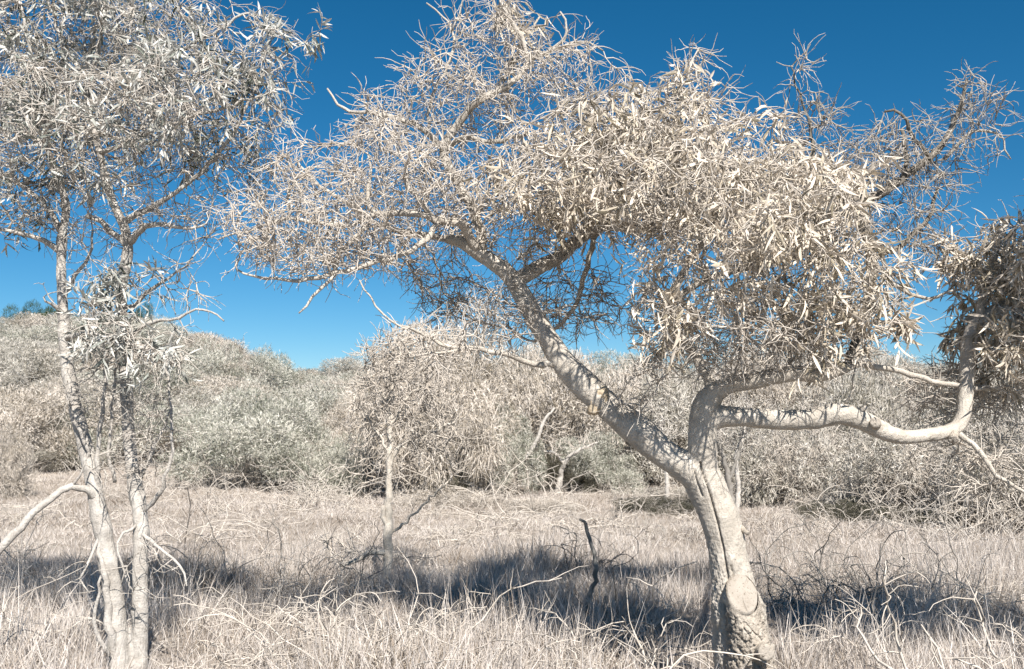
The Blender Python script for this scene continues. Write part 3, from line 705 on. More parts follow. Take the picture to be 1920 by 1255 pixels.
B_LEFT = [
    [(182, 938, 6.0, 8), (170, 922, 5.95, 7), (150, 913, 5.9, 6.5), (125, 915, 5.85, 6.5), (95, 934, 5.8, 7), (50, 975, 5.75, 7), (0, 1028, 5.7, 7.5), (-60, 1090, 5.65, 8)],
    [(135, 912, 5.87, 3), (150, 890, 5.85, 2), (165, 850, 5.85, 1.2)],
    [(216, 1262, 5.95, 9), (203, 1160, 5.93, 7.5), (196, 1090, 5.93, 6), (188, 1035, 5.95, 4), (184, 990, 5.97, 2)],
    [(243, 455, 6.1, 7), (262, 432, 6.0, 6), (300, 420, 5.9, 5), (345, 430, 5.85, 3), (385, 420, 5.8, 2)], [(230, 418, 6.1, 7), (256, 400, 6.1, 6), (292, 384, 6.1, 5.5), (330, 360, 6.1, 4.5), (390, 310, 6.1, 4), (450, 230, 6.1, 3), (500, 130, 6.1, 2), (560, 80, 6.1, 1.5)],
    [(238, 462, 6.1, 7), (215, 440, 6.15, 6), (190, 420, 6.2, 5), (160, 405, 6.2, 4)], [(115, 475, 6.04, 6), (80, 450, 6.0, 5), (40, 435, 5.95, 4), (-10, 430, 5.9, 3)], [(118, 440, 6.05, 6), (95, 400, 6.1, 5), (60, 360, 6.15, 4), (10, 330, 6.2, 3)],
    [(166, 205, 6.1, 6), (230, 150, 6.1, 5), (310, 110, 6.1, 4), (400, 60, 6.1, 3), (470, 20, 6.1, 2)], [(188, 290, 6.1, 5), (250, 260, 6.0, 4.5), (330, 230, 5.95, 4), (420, 200, 5.9, 3), (520, 170, 5.9, 2)],
    [(80, 205, 6.1, 5), (20, 160, 6.1, 4), (-50, 120, 6.1, 3)], [(172, 150, 6.1, 5), (120, 90, 6.1, 4), (100, 20, 6.1, 3)],
    [(228, 590, 6.1, 5), (265, 560, 6.05, 4), (300, 530, 6.0, 3), (345, 500, 6.0, 2), (375, 470, 6.0, 1.3)], [(120, 560, 6.0, 5), (140, 520, 5.95, 4), (165, 480, 5.9, 3), (175, 430, 5.9, 2)],
    [(265, 965, 6.07, 5), (300, 925, 6.0, 4), (315, 880, 5.97, 3.5), (322, 820, 5.95, 3), (318, 750, 5.95, 2.4), (310, 690, 5.95, 1.8)], [(262, 900, 6.08, 4), (285, 850, 6.05, 3.5), (305, 800, 6.05, 2.6), (325, 760, 6.05, 1.6)],
    [(186, 925, 6.0, 5), (184, 860, 5.95, 4.5), (190, 790, 5.95, 4), (200, 700, 5.95, 3), (195, 640, 5.95, 2)], [(215, 905, 6.03, 3.5), (205, 850, 6.0, 3.5), (210, 780, 6.0, 3), (216, 700, 6.0, 2.6), (230, 620, 5.98, 2)],
    [(172, 890, 6.02, 4), (160, 830, 5.93, 3.5), (140, 790, 5.92, 3), (125, 740, 5.9, 2)],
    [(266, 1000, 6.03, 4), (300, 1030, 5.9, 3), (335, 1060, 5.85, 2.4), (350, 1100, 5.8, 1.6)], [(190, 1000, 5.98, 3), (165, 1060, 5.9, 2.4), (150, 1090, 5.88, 1.8), (165, 1110, 5.88, 1.2)],
    [(255, 985, 6.02, 3), (222, 1020, 5.9, 2.4), (232, 1080, 5.88, 2), (250, 1110, 5.88, 1.4)], [(205, 1230, 5.9, 4), (178, 1180, 5.86, 3.5), (185, 1110, 5.85, 2.6), (190, 1080, 5.85, 2)],
    [(232, 640, 6.1, 5), (270, 610, 5.9, 4), (320, 600, 5.8, 3), (380, 580, 5.75, 2), (420, 600, 5.7, 1.4)], [(122, 640, 6.0, 5), (160, 625, 5.85, 4), (220, 640, 5.75, 3.5), (290, 660, 5.7, 3), (340, 690, 5.7, 2)], [(118, 590, 6.0, 4), (95, 570, 5.9, 2.5), (75, 560, 5.85, 1.6)],
]
LEAFY_LEFT = [
    (60, 60, 6.1, 130, 90, .8, 240), (200, 40, 6.2, 110, 80, .8, 200), (330, 60, 6.0, 110, 70, .6, 200), (110, 190, 6.0, 140, 70, .7, 240), (290, 180, 6.1, 120, 75, .7, 230), (430, 150, 6.0, 80, 70, .5, 150), (500, 110, 6.0, 65, 60, .4, 100),
    (585, 72, 6.05, 45, 22, .15, 26), (490, 230, 6.0, 70, 60, .4, 100), (230, 290, 6.1, 150, 50, .6, 160), (60, 300, 6.1, 120, 60, .6, 120), (440, 320, 6.2, 80, 60, .4, 100), (350, 260, 6.3, 90, 60, .5, 100), (490, 40, 6.1, 35, 40, .25, 40),
    (210, 620, 5.75, 85, 55, .35, 120), (300, 655, 5.72, 65, 45, .3, 80), (220, 530, 5.85, 50, 35, .25, 40), (100, 560, 5.85, 30, 20, .15, 14), (200, 345, 5.8, 40, 40, .2, 24), (30, 400, 6.0, 90, 40, .4, 50),
    (200, 150, 6.8, 240, 130, .5, 90), (-40, 180, 6.8, 150, 130, .5, 60),
    (-180, 160, 6.1, 150, 180, .8, 260), (-100, 300, 6.0, 100, 110, .6, 120), (180, -130, 6.2, 240, 100, .8, 260), (-260, 330, 5.6, 160, 170, .8, 200), (80, 210, 5.35, 140, 90, .35, 130), (290, 170, 5.35, 120, 80, .35, 110), (-120, -40, 6.4, 160, 120, .7, 120),
]
BARE_LEFT = [(60, 400, 6.0, 90, 50, .4, 120), (330, 400, 6.0, 110, 45, .4, 110), (340, 530, 5.95, 50, 60, .25, 50), (170, 450, 5.95, 60, 50, .3, 60), (190, 740, 5.95, 90, 70, .3, 70), (290, 780, 5.95, 50, 110, .25, 90), (210, 860, 5.95, 60, 60, .2, 60),
             (300, 1050, 5.85, 50, 40, .2, 40), (160, 1080, 5.88, 40, 50, .15, 24)]
bl_ = P(243, 1300, 6.02); bl_[2] = float(ground(bl_[0], bl_[1])) - .02
make_tree('two_stemmed_tree', 'silvery narrow-leaved tree rising on two slim pale stems', bl_, T_LEFT, B_LEFT, LEAFY_LEFT, BARE_LEFT, MB_LEFT, MB_TWIG2, ML_LEFT,
          leaves=15000, leaf_len=(.05, .11), leaf_w=(.0048, .009), droop=.32, twiglets=6500, boost=[(210, 620, 5.75, 90, 60, .4, 0), (300, 655, 5.72, 70, 50, .35, 0), (220, 530, 5.85, 50, 35, .25, 0)], voxel=.009, tip=.0027, lumps=((.005, 11, 3), (.002, 34, 4)), bare_share=.5)

# ------------------------------------------------------------------ sapling and other bare stems
def bare_tree(name, label, cat, base_px, paths, blobs, bark, twig_m, tw=600, tip=.004, group=None, trunk_n=1):
    base = np.array(base_px, float)
    root = empty(name, base, label, cat, group); seeds = []
    for i, pl in enumerate(paths):
        p = px_path(pl, wig=.008)
        V, F = sweep(p, 12 if i < trunk_n else 8, .06)
        link('trunk' if i < trunk_n else 'branch', np_mesh('stem', V - base, F, True), bark, root)
        seeds.append(p[(len(p) // 2 if i < trunk_n else len(p) // 5):, :3])
    if blobs:
        attr = np.concatenate([blob_points(b) for b in blobs])
        pos, par, ns = colonise(np.concatenate(seeds), attr, step=.08, kill=.13, jit=.2, grav=(0, 0, .02))
        idx, p, t, t0, r0, r = colony_tubes(pos, par, ns, tip, rmax=.02)
        parts = [seg_tubes(pos[p], pos[idx], t0, t[idx], r0, r[idx], 4)]
        if tw:
            k = rng.integers(0, len(idx), tw)
            tp, tr = walk(pos[idx[k]], nrm(t[idx[k]] + .6 * rng.normal(size=(tw, 3))), 4, rng.uniform(.03, .06, tw), .2, (0, 0, .03), tip * .9, tip * .5)
            parts.append(walk_tubes(tp, tr, 3))
        V, F = join(parts)
        tag(link('twigs', np_mesh('twigs', V - base, F, True), twig_m, root), kind='stuff')
    return root
def gp(px, py):      # ground point below the horizon at a pixel (flat part of the field)
    d = EYE * FPX / (py - 780); p = P(px, py, d); p[2] = float(ground(p[0], p[1])); return p
D = 10.0
sap = P(727, 1095, D); sap[2] = float(ground(sap[0], sap[1])) - .03
bare_tree('sapling', 'slender bare sapling with a split lower trunk and upswept twigs', 'tree', sap,
          [[(727, 1115, D, 8), (727, 1060, D, 8), (726, 1010, D, 9), (728, 960, D, 7.5), (729, 900, D, 6), (729, 850, D, 5.5), (730, 800, D, 5), (730, 755, D, 4.5), (738, 720, D, 3), (748, 670, D, 2)],
           [(727, 990, D, 5), (719, 970, D - .03, 4.5), (718, 950, D - .05, 3.5)],
           [(728, 1002, D, 3.2), (750, 988, D, 2.8), (790, 950, D - .1, 2.2), (840, 905, D - .3, 1.6)], [(729, 880, D, 4), (745, 840, D, 3.5), (790, 822, D, 3), (850, 790, D, 2)],
           [(730, 760, D, 4), (712, 735, D, 3), (690, 700, D, 2)], [(729, 850, D, 3), (700, 800, D, 2), (670, 760, D, 1.4)], [(726, 1035, D, 6), (700, 1035, D - .1, 5.5), (670, 1050, D - .2, 5), (640, 1062, D - .3, 4)],
           [(730, 800, D, 3), (770, 740, D, 2.5), (830, 690, D, 1.6)]],
          [(735, 690, D, 50, 70, .5, 120), (790, 740, D, 80, 80, .5, 130), (830, 830, D - .3, 80, 50, .4, 60), (690, 780, D, 40, 60, .3, 50), (640, 1020, D - .2, 50, 35, .3, 60), (740, 660, D, 70, 50, .5, 130), (700, 720, D, 50, 60, .4, 90)], MB_MAIN, MB_TWIG, 1300, .0052)
D = 8.6
st = gp(1110, 1140)
bare_tree('bent_stick', 'crooked bare stick standing upright out of the dry grass', 'stick', st, [[(1098, 1150, st[1], 6), (1108, 1110, st[1], 4.5), (1117, 1080, st[1] - .05, 4.2), (1116, 1040, st[1] - .05, 3.8), (1107, 1010, st[1], 3.6), (1096, 985, st[1], 3), (1087, 974, st[1], 2.2)]], [], MB_DARK, MB_TWIG)
D = 15.5
bare_tree('small_tree', 'thin dark-trunked little tree in front of the shrub line', 'tree', gp(1372, 972), [[(1374, 975, D, 6), (1370, 930, D, 6), (1362, 880, D, 5), (1345, 820, D, 4), (1340, 770, D, 2.5)], [(1366, 900, D, 3.5), (1385, 850, D, 3), (1395, 790, D, 2)]], [(1360, 770, D, 70, 80, .7, 110)], MB_DARK, MB_TWIG2, 250, .006)
bare_tree('small_tree', 'thin pale little tree close beside a dark one', 'tree', gp(1388, 968), [[(1380, 970, 15.9, 5), (1385, 920, 15.9, 4.5), (1380, 860, 15.9, 4), (1400, 800, 15.9, 2.5)]], [(1410, 800, 15.9, 60, 60, .6, 80)], MB_LEFT, MB_TWIG2, 200, .006)
bare_tree('small_tree', 'short thin tree seen under the leaning stem', 'tree', gp(1251, 948), [[(1251, 950, 17.8, 4.5), (1251, 910, 17.8, 4.2), (1248, 860, 17.8, 3.5), (1240, 800, 17.8, 2)]], [(1240, 820, 17.8, 50, 60, .6, 70)], MB_LEFT, MB_TWIG2, 150, .007)
bare_tree('small_tree', 'pale forked small tree against the dark hollow of the shrubs', 'tree', gp(1045, 925), [[(1045, 928, 20.3, 6), (1052, 890, 20.3, 5), (1060, 865, 20.2, 4.5), (1085, 845, 20.1, 3), (1120, 830, 20, 2)], [(1056, 870, 20.2, 3), (1040, 850, 20.1, 2.5), (1020, 845, 20, 1.6)], [(985, 860, 19.6, 4), (1005, 830, 19.6, 3.6), (1020, 790, 19.6, 3), (1040, 765, 19.6, 2)]], [(1060, 830, 20, 70, 30, .5, 50)], MB_LEFT, MB_TWIG, 120, .007, trunk_n=1)

# ------------------------------------------------------------------ shrubs
def shrub_proto(kind, seed):
    """unit-ish shrub meshes: returns (foliage mesh, stems mesh); built 1 wide radius, 1 high"""
    global rng
    keep = rng; rng = np.random.default_rng(seed)
    cfg = {'round': dict(n=36000, l=(.022, .062), w=(.0035, .007), lobes=34, up=.35, drp=0),
           'weep': dict(n=30000, l=(.035, .10), w=(.0035, .007), lobes=40, up=.05, drp=.3),
           'twig': dict(n=9000, l=(.03, .07), w=(.004, .007), lobes=22, up=.1, drp=.15)}[kind]
    lob = []
    while len(lob) < cfg['lobes']:
        a = rng.random() * 6.283; rr = math.sqrt(rng.random()) * .9; z = (.26 if kind == 'weep' else .14) + .72 * rng.random() * math.sqrt(max(0, 1 - rr * rr)) 
        lob.append((rr * math.cos(a), rr * math.sin(a), z, rng.uniform(.13, .29)))
    lob = np.array(lob)
    w8 = lob[:, 3] ** 2; k = rng.choice(len(lob), cfg['n'], p=w8 / w8.sum())
    u = nrm(rng.normal(size=(cfg['n'], 3))); rad = lob[k, 3] * (.55 + .5 * rng.random(cfg['n']) ** .6)
    # tufts: pull the surface into small bunches
    tuft = vnoise(u * 1.0 + lob[k, :3] * 3, 6, seed)
    pos = lob[k, :3] + u * (rad * (1 + .18 * tuft))[:, None] * np.array([1, 1, .8])
    ok = pos[:, 2] > .01; pos, u = pos[ok], u[ok]; n = len(pos)
    ax = nrm(u * .8 + rng.normal(size=(n, 3)) * .55 + np.array([0, 0, cfg['up'] - cfg['drp'] * 1.5]))
    V, F = strands(pos, ax, rng.uniform(*cfg['l'], n), rng.uniform(*cfg['w'], n), rng.normal(size=n) * .3)
    fm = np_mesh('foliage', V, F)
    ns = {'round': 90, 'weep': 130, 'twig': 420}[kind]
    an = rng.random(ns) * 6.283; b = np.stack([np.cos(an) * .25, np.sin(an) * .25, np.zeros(ns)], 1) * rng.random((ns, 1))
    d = nrm(np.stack([np.cos(an), np.sin(an), rng.uniform(.5, 1.6, ns)], 1) + .3 * rng.normal(size=(ns, 3)))
    sp, sr = walk(b, d, 10, rng.uniform(.06, .1, ns), .2, (0, 0, -.07), .010, .003, curl=.05)
    parts = [walk_tubes(sp, sr, 4)]
    n2 = ns * (9 if kind != 'twig' else 12); q = rng.integers(0, ns, n2); j = rng.integers(3, 11, n2)
    t2, r2 = walk(sp[q, j], nrm(sp[q, j] - sp[q, j - 1] + .08 * rng.normal(size=(n2, 3))), 5, rng.uniform(.02, .045, n2), .32, (0, 0, -.04), .0038, .0018, curl=.1)
    parts.append(walk_tubes(t2, r2, 3))
    V, F = join(parts); sm = np_mesh('stems', V, F, True)
    rng = keep
    return fm, sm
PROTO = {}
for kind, mats in (('round', (ML_BUSH, ML_BUSH2, ML_CREAM, ML_DARK, ML_GREEN)), ('weep', (ML_BUSH2, ML_CREAM, ML_BUSH)), ('twig', (ML_BUSH, ML_CREAM, ML_DARK))):
    for s in range(3 if kind == 'round' else 2):
        fm, sm = shrub_proto(kind, 100 + s * 7 + len(kind))
        sm.materials.append(MB_TWIG if kind != 'round' else MB_TWIG2)
        fm.materials.append(mats[0])
        for mt in mats: PROTO[(kind, s, mt.name)] = (fm, sm)
def shrub(kind, s, mt, loc, w, h, dep, label, group=None, rot=None, name='shrub'):
    fm, sm = PROTO[(kind, s, mt.name)]
    loc = np.array(loc, float)
    r = empty(name, loc, label, 'shrub' if name == 'shrub' else 'tree', group)
    r.rotation_euler.z = rng.random() * 6.28 if rot is None else rot
    r.scale = (w, dep, h)
    f = tag(link('foliage', fm, None, r), kind='stuff'); tag(link('stems', sm, None, r), kind='stuff')
    f.material_slots[0].link = 'OBJECT'; f.material_slots[0].material = mt
    return r
def shrub_px(kind, s, mt, px, d, wpx, toppy, label, group=None, dep=None, name='shrub', zbase=None):
    p = P(px, 780, d); z = float(ground(p[0], d)) if zbase is None else zbase
    top = P(px, toppy, d)[2]; w = wpx / 2 * M2(d)
    # rotation is free only when width and depth are alike
    return shrub(kind, s, mt, (p[0], d, z - .05), w, (top - z) * 1.02, dep or w, label, group, name=name)
# named shrubs of the middle distance
shrub_px('round', 0, ML_BUSH2, 470, 21.5, 330, 735, 'broad grey-green rounded shrub at the back edge of the grass')
shrub_px('round', 1, ML_BUSH2, 610, 21.0, 230, 790, 'lower sage-green shrub adjoining a broad rounded one', dep=1.4)
shrub_px('weep', 0, ML_CREAM, 800, 19.5, 300, 640, 'cream weeping shrub behind the bare sapling')
shrub_px('weep', 1, ML_BUSH2, 930, 20.0, 190, 760, 'dense green-grey weeping shrub beside a dark hollow')
shrub_px('round', 0, ML_CREAM, 870, 23.5, 380, 580, 'tallest pale shrub rising above the hill line')
shrub_px('round', 1, ML_CREAM, 1090, 23.0, 360, 600, 'cream rounded shrub behind the leaning stem')
shrub_px('round', 2, ML_BUSH2, 1120, 21.5, 210, 800, 'low grey-green shrub behind the pale forked small tree')
shrub_px('round', 2, ML_BUSH, 1290, 22.5, 340, 605, 'tall grey shrub behind the fork of the leaning tree')
shrub_px('round', 0, ML_CREAM, 1480, 22.0, 340, 615, 'tall cream shrub behind the twin horizontal limbs')
shrub_px('twig', 0, ML_BUSH, 1500, 18.5, 300, 720, 'tangled twiggy shrub below the thick horizontal limb')
shrub_px('round', 1, ML_BUSH, 1690, 20.0, 330, 610, 'grey bushy shrub beneath the shaded leafy bough')
shrub_px('twig', 1, ML_BUSH, 1720, 16.0, 330, 730, 'wide twiggy shrub casting a dark patch on the grass')
shrub_px('twig', 0, ML_BUSH, 1890, 14.5, 330, 700, 'twiggy grey shrub beneath the drooping right bough')
shrub_px('round', 2, ML_BUSH, 1890, 19.0, 320, 595, 'tall grey shrub behind the upturned limb')
shrub_px('twig', 1, ML_BUSH, 1280, 18.2, 210, 900, 'low tangled shrub in the field under the leaning stem')
shrub_px('twig', 0, ML_BUSH, 1560, 17.0, 170, 905, 'low dark-shadowed tangle in the open grass')
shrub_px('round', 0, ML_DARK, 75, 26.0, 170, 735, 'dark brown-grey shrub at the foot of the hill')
shrub_px('twig', 1, ML_CREAM, 10, 20.0, 130, 770, 'pale loose shrub next to a dark brown-grey one')
shrub_px('round', 2, ML_BUSH, 60, 24.0, 190, 835, 'low pale shrub below a dark brown-grey one')
shrub_px('round', 1, ML_BUSH2, 440, 36.0, 220, 615, 'dark-sided bushy shrub standing out on the hill shoulder')
shrub_px('twig', 0, ML_CREAM, 850, 18.0, 260, 905, 'pale sprawling twiggy shrub at the feet of the weeping shrubs')
shrub_px('twig', 1, ML_CREAM, 1000, 17.5, 200, 925, 'small pale tangle of twigs on open grass')
for px_, d_, w_, top_, lab_ in ((1570, 15.6, 170, 955, 'low dark tangle standing in for a shadow on the open grass'), (1725, 15.0, 200, 965, 'long low dark tangle standing in for a shadow before the wide twiggy shrub'), (1255, 16.6, 190, 955, 'low dark scrub standing in for a shadow under the leaning stem'), (1055, 21.0, 120, 850, 'dark scrub with painted shade in the hollow behind the forked small tree'), (835, 19.0, 90, 905, 'dark scrub with painted shade in the hollow under the cream weeping shrub')):
    shrub_px('round', 1, ML_DARK, px_, d_, w_, top_ - 34, lab_)  # dark scrub whose leaf colour also stands in for ground shadow and shaded hollows
# shrubs that clothe the hill
cnt = 0
for row, (d, npx, pmax, where) in enumerate(((25.5, 210, 2180, 'at the foot of the hill'), (28.5, 200, 800, 'on the lowest slope of the hill'), (32, 190, 1500, 'on the lower slope of the hill'), (36, 180, 800, 'on the middle slope of the hill'),
                                   (40.5, 165, 800, 'on the upper slope of the hill'), (45, 150, 2100, 'near the crest of the hill'), (50, 140, 800, 'along the crest of the hill'), (56, 130, 800, 'behind the crest of the hill'))):
    px = -240 + rng.random() * 80
    while px < pmax:
        dd = d + rng.uniform(-1.4, 1.4); k = int(rng.integers(0, 3)); mt = (ML_BUSH, ML_BUSH2, ML_CREAM)[rng.choice(3, p=(.5, .2, .3))]
        x = P(px, 780, dd)[0]; q = rng.uniform(.42, .68); w = npx * q * 1.3 * M2(dd); h = rng.uniform(1.2, 2.2) * (1.0 if px < 700 else 1.25)
        tone = {ML_BUSH.name: 'grey', ML_BUSH2.name: 'sage-green', ML_CREAM.name: 'cream'}[mt.name]
        size = 'broad' if q > .58 else 'small' if q < .48 else 'rounded'
        shrub('round', k, mt, (x, dd, float(ground(x, dd)) - .08), w, h, w * rng.uniform(.8, 1.1), '%s dusty %s shrub growing %s' % (size, tone, where), '%s dusty %s shrubs %s' % (size, tone, where))
        cnt += 1; px += npx * rng.uniform(.55, .9)
print('hill shrubs', cnt)
for i, (px, d, w, top) in enumerate(((60, 62, 120, 572), (110, 60, 90, 560), (272, 61, 60, 562), (20, 63, 110, 580))):
    shrub_px('round', i % 3, ML_GREEN, px, d, w, top, 'dark green conifer bush on the crest of the hill', 'dark green bushes on the hill crest')

# ------------------------------------------------------------------ dead brush in the grass
def brush(loc, rad, h, n, label, m, seed, r0=.006, arch=-.12, sub=5, group=None, lean=(0, 0)):
    loc = np.array(loc, float)
    root = empty('dead_brush', loc, label, 'brushwood', group)
    a = rng.random(n) * 6.283; b = np.stack([np.cos(a), np.sin(a), np.zeros(n)], 1) * (rng.random((n, 1)) ** .5) * rad * .7
    d = nrm(np.stack([np.cos(a) * .7 + lean[0], np.sin(a) * .7 + lean[1], rng.uniform(.4, 1.5, n)], 1) + .3 * rng.normal(size=(n, 3)))
    sp, sr = walk(b, d, 12, rng.uniform(.035, .085, n) * h, .24, (0, 0, arch), r0, r0 * .4, curl=.1)
    mn = sp[:, :, 2]; sp[:, :, 2] = np.where(mn < .01, .01 + .02 * rng.random(mn.shape), mn)
    for i in range(n):
        V, F = walk_tubes(sp[i:i + 1], sr[i:i + 1], 5)
        link('cane', np_mesh('cane', V, F, True), m, root)
    n2 = n * sub; k = rng.integers(0, n, n2); j = rng.integers(2, 12, n2)
    tp, tr = walk(sp[k, j], nrm(sp[k, j] - sp[k, j - 1] + .09 * h * rng.normal(size=(n2, 3))), 5, rng.uniform(.025, .06, n2) * h, .25, (0, 0, -.05), r0 * .5, r0 * .25, curl=.1)
    tp[:, :, 2] = np.maximum(tp[:, :, 2], .01)
    V, F = walk_tubes(tp, tr, 3)
    tag(link('twigs', np_mesh('twigs', V, F, True), m, root), kind='stuff')
    return root
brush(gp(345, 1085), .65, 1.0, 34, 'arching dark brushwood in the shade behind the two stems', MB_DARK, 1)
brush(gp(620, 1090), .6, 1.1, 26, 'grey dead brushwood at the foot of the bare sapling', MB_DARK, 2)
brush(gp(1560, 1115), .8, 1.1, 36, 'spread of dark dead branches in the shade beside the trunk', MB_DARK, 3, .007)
brush(gp(1200, 1270), .3, 1.35, 12, 'pale arching dead twigs in the foreground grass', MB_TWIG, 4, .009, -.17, 6, lean=(-.25, 0))
brush(P(1870, 1330, 5.3) * (1, 1, 0), .5, 1.15, 12, 'white bare twiggy brush tangled with thick pale sticks', MB_TWIG, 5, .011, -.07, 8, lean=(-.2, 0))
brush(gp(700, 1235), .8, 1.1, 54, 'pale heap of fallen twigs in tall grass below the sapling', MB_TWIG, 6, .0075, -.15, 7)
brush(gp(790, 1215), .5, .8, 26, 'pale twig heap reaching into the shaded grass', MB_TWIG, 7, .0068, -.15, 7)
brush(gp(60, 1120), .6, 1.0, 26, 'grey tangle of twigs in the shade near the drooping branch', MB_TWIG2, 8)
brush(gp(890, 1010), .9, .9, 36, 'low pale brush scattered on the sunlit grass', MB_TWIG, 9, .006, -.2, 4)
brush(gp(1250, 1010), .9, .8, 30, 'grey twig tangle lying between stick and trunk', MB_TWIG2, 10, .006, -.2, 4)
brush(gp(1700, 985), .9, 1.2, 40, 'pale wiry brush on the sunlit grass under the right bough', MB_TWIG2, 11, .007, -.12, 6)
brush(gp(1850, 1010), .9, 1.3, 44, 'dense wiry grey brush beside the right-hand shade', MB_TWIG2, 12, .007, -.1, 6)

for i, (px, py, rd, h, n, lab, m) in enumerate(((480, 1190, .5, .9, 26, 'pale twigs sunk in tall grass right of the two stems', MB_TWIG), (120, 1230, .5, .8, 22, 'pale twigs in the grass left of the two stems', MB_TWIG2), (1000, 1240, .4, .8, 20, 'thin pale twigs in the sunlit grass before the shade', MB_TWIG),
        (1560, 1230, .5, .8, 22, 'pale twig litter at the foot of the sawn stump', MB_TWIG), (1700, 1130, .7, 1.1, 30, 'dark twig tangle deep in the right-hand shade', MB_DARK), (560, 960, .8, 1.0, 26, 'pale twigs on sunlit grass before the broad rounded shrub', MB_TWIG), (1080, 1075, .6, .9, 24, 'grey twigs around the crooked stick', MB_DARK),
        (760, 970, .7, .9, 26, 'pale fallen twigs right behind the bare sapling', MB_TWIG), (1480, 1000, .7, .9, 26, 'pale twigs on sunlit grass right of the cracked trunk', MB_TWIG), (300, 935, .8, 1.0, 24, 'pale twigs seen between the stems at the field edge', MB_TWIG), (1180, 935, .8, 1.0, 24, 'pale low brush in front of the cream rounded shrub', MB_TWIG))):
    brush(gp(px, py), rd, h, n, lab, m, 20 + i, .006, -.14, 7)

# ------------------------------------------------------------------ dry grass (instanced tufts)
def tuft_mesh(seed, n, hmin, hmax, spread, lean, wid):
    global rng
    keep = rng; rng = np.random.default_rng(seed)
    a = rng.random(n) * 6.283; b = np.stack([np.cos(a), np.sin(a), np.zeros(n)], 1) * (rng.random((n, 1)) ** .6) * spread
    d = nrm(np.stack([np.cos(a) * lean, np.sin(a) * lean, np.ones(n)], 1) + .22 * rng.normal(size=(n, 3)))
    H = rng.uniform(hmin, hmax, n) * (.5 + .5 * rng.random(n) ** .5)
    g = np.array([0, 0, -1.0]); bend = rng.uniform(.02, .36, n)
    ts = (0, .35, .7, 1.0); side = nrm(np.cross(d, rng.normal(size=(n, 3)))); W = rng.uniform(.6, 1.2, n) * wid
    V = []
    for t in ts:
        c = b + d * (H * t)[:, None] + (np.stack([np.cos(a), np.sin(a), -.7 * np.ones(n)], 1)) * (bend * H * t * t * .6)[:, None]
        c[:, 2] = np.maximum(c[:, 2], -.01)
        w = (W * (1 - t) ** .6)[:, None]
        if t < 1: V += [c - side * w * .5, c + side * w * .5]
        else: V += [c]
    V = np.stack(V, 1).reshape(-1, 3); o = (np.arange(n) * 7)[:, None]
    rng = keep
    return V, [o + np.array([[0, 1, 3, 2]]), o + np.array([[2, 3, 5, 4]]), o + np.array([[4, 5, 6]])]
def grass(name, label, protos, pts, scl, yaw, tiltmax, mat):
    pm = bpy.data.meshes.new(name); pm.vertices.add(len(pts)); pm.vertices.foreach_set('co', np.asarray(pts, np.float32).ravel())
    at = pm.attributes.new('scl', 'FLOAT', 'POINT'); at.data.foreach_set('value', scl.astype(np.float32))
    n = len(pts)
    rot = np.stack([rng.normal(size=n) * tiltmax, rng.normal(size=n) * tiltmax, yaw], 1)
    ar = pm.attributes.new('rot', 'FLOAT_VECTOR', 'POINT'); ar.data.foreach_set('vector', rot.astype(np.float32).ravel())
    ai = pm.attributes.new('pick', 'INT', 'POINT'); ai.data.foreach_set('value', rng.integers(0, len(protos), n).astype(np.int32))
    pm.materials.append(mat)
    o = link(name, pm); tag(o, label, 'grass', kind='stuff')
    ng = bpy.data.node_groups.new(name, 'GeometryNodeTree')
    ng.interface.new_socket('Geometry', in_out='INPUT', socket_type='NodeSocketGeometry'); ng.interface.new_socket('Geometry', in_out='OUTPUT', socket_type='NodeSocketGeometry')
    gi = ng.nodes.new('NodeGroupInput'); go = ng.nodes.new('NodeGroupOutput')
    m2p = ng.nodes.new('GeometryNodeMeshToPoints'); ng.links.new(gi.outputs[0], m2p.inputs['Mesh'])
    g2i = ng.nodes.new('GeometryNodeGeometryToInstance')
    for pr in reversed(protos):
        oi = ng.nodes.new('GeometryNodeObjectInfo'); oi.inputs['Object'].default_value = pr; ng.links.new(oi.outputs['Geometry'], g2i.inputs[0])
    iop = ng.nodes.new('GeometryNodeInstanceOnPoints'); iop.inputs['Pick Instance'].default_value = True
    ng.links.new(m2p.outputs[0], iop.inputs['Points']); ng.links.new(g2i.outputs[0], iop.inputs['Instance'])
    def attr(nm, ty):
        q = ng.nodes.new('GeometryNodeInputNamedAttribute'); q.data_type = ty; q.inputs['Name'].default_value = nm; return q.outputs['Attribute']
    ng.links.new(attr('pick', 'INT'), iop.inputs['Instance Index']); ng.links.new(attr('scl', 'FLOAT'), iop.inputs['Scale'])
    e2r = ng.nodes.new('FunctionNodeEulerToRotation'); ng.links.new(attr('rot', 'FLOAT_VECTOR'), e2r.inputs[0]); ng.links.new(e2r.outputs[0], iop.inputs['Rotation'])
    ng.links.new(iop.outputs[0], go.inputs[0])
    md = o.modifiers.new('tufts', 'NODES'); md.node_group = ng
    return o
def proto(name, *a):
    V, F = tuft_mesh(*a); me = np_mesh(name, V, F); me.materials.append(ML_GRASS); return bpy.data.objects.new(name, me)
near = [proto('grass_tuft', 300 + i, n_, .10, h, sp_, l, w_) for i, (n_, h, sp_, l, w_) in enumerate(((34, .32, .16, .30, .0062), (28, .45, .14, .18, .0056), (38, .24, .20, .6, .0066), (24, .62, .10, .16, .0050), (34, .30, .2, .8, .0060), (30, .40, .16, .35, .0068)))]
far = [proto('grass_tuft', 330 + i, 30, .10, h, .22, l, .014) for i, (h, l) in enumerate(((.32, .4), (.26, .8), (.40, .3), (.28, 1.1)))]
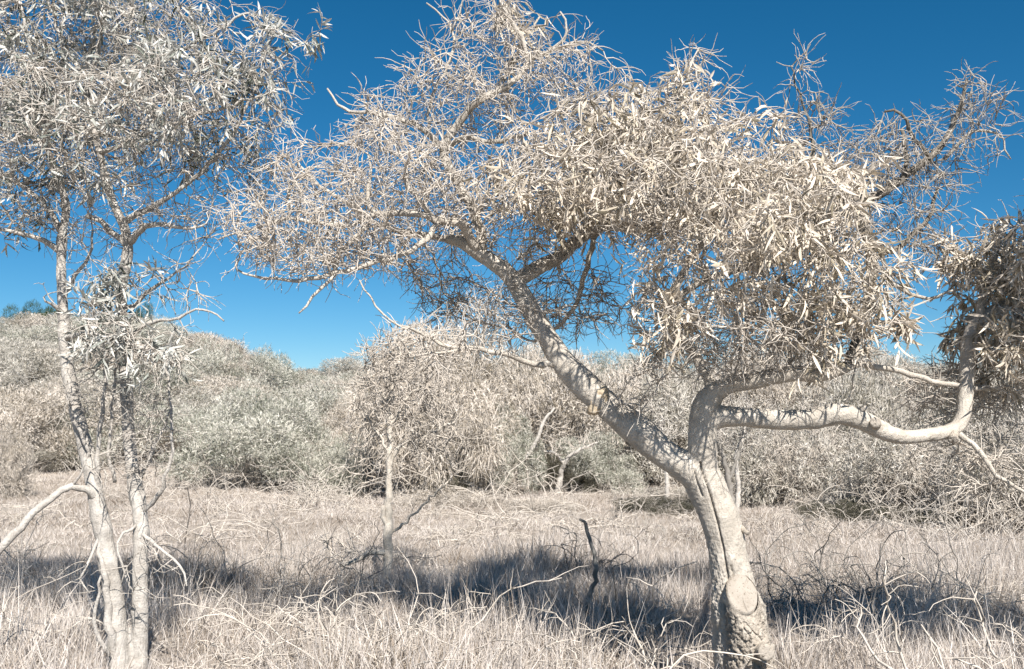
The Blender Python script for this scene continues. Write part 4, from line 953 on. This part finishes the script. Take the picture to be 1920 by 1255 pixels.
def litter_mesh(seed, n, L):
    global rng
    keep = rng; rng = np.random.default_rng(seed)
    a = rng.random(n) * 6.283; b = np.stack([np.cos(a), np.sin(a), np.zeros(n)], 1) * rng.random((n, 1)) * .28
    a2 = a + rng.normal(size=n) * 1.5
    sp, sr = walk(b, nrm(np.stack([np.cos(a2), np.sin(a2), rng.uniform(.1, 1.3, n)], 1)), 8, rng.uniform(.5, 1.2, n) * L / 8, .28, (0, 0, -.12), .0048, .0022, curl=.14)
    sp[:, :, 2] = np.where(sp[:, :, 2] < 0, .03 * rng.random(sp[:, :, 2].shape), sp[:, :, 2])
    n2 = n * 4; k = rng.integers(0, n, n2); j = rng.integers(1, 8, n2)
    tp, tr = walk(sp[k, j], nrm(nrm(sp[k, j] - sp[k, j - 1]) + .7 * rng.normal(size=(n2, 3))), 4, rng.uniform(.02, .05, n2), .3, (0, 0, -.05), .003, .0016, curl=.15)
    V, F = join([walk_tubes(sp, sr, 4), walk_tubes(tp, tr, 3)])
    rng = keep
    return V, F
litter = []
for i in range(5):
    V, F = litter_mesh(360 + i, 11, (.45, .6, .5, .75, .4)[i]); me = np_mesh('twig_litter', V, F, True); me.materials.append(MB_TWIG); litter.append(bpy.data.objects.new('twig_litter', me))
def field(y0, y1, dens):
    n = int((y1 - y0) * (y0 + y1) * .62 * dens * 1.0)
    y = np.sqrt(rng.random(n) * (y1 ** 2 - y0 ** 2) + y0 ** 2); x = (rng.random(n) * 2 - 1) * (y * .62 + .8)
    return x, y
x, y = field(3.6, 11.5, 80)
clump = vnoise(np.stack([x, y, 0 * x], 1), 1.5, 41); s = np.clip(.85 + .62 * clump + .2 * rng.normal(size=len(x)), .22, 1.75)
x2, y2 = field(9.5, 30, 27); s2 = np.clip(.8 + .3 * vnoise(np.stack([x2, y2, 0 * x2], 1), .8, 42) + .15 * rng.normal(size=len(x2)), .3, 1.4) * .58
print('tufts', len(x), len(x2))
s = s * (.88 + .32 * smooth(7.4, 5.6, y) * np.clip(.6 + 1.2 * vnoise(np.stack([x, y, 0 * x], 1), .9, 47), 0, 1))
grass('dry_grass', 'tall pale dry grass of the foreground', near, np.stack([x, y, ground(x, y)], 1), s, rng.random(len(x)) * 6.283, .16, ML_GRASS)
grass('dry_grass', 'short dry straw-coloured grass of the field behind', far, np.stack([x2, y2, ground(x2, y2)], 1), s2, rng.random(len(x2)) * 6.283, .14, ML_GRASS)

x3, y3 = field(4.0, 9.5, 4.5); m3 = vnoise(np.stack([x3, y3, 0 * x3], 1), 1.1, 43) + .4 * rng.normal(size=len(x3)) > .05; x3, y3 = x3[m3], y3[m3]
x4, y4 = field(9.0, 24.0, .35); x3 = np.append(x3, x4); y3 = np.append(y3, y4)
s3 = rng.uniform(.6, 1.25, len(x3)) * np.where(y3 > 12, 1.7, 1)
tag(grass('twig_litter', 'pale tangled twigs and stalks littering the grass', litter, np.stack([x3, y3, ground(x3, y3) + .05], 1), s3, rng.random(len(x3)) * 6.283, .2, MB_TWIG), cat='twigs')
print('litter', len(x3))
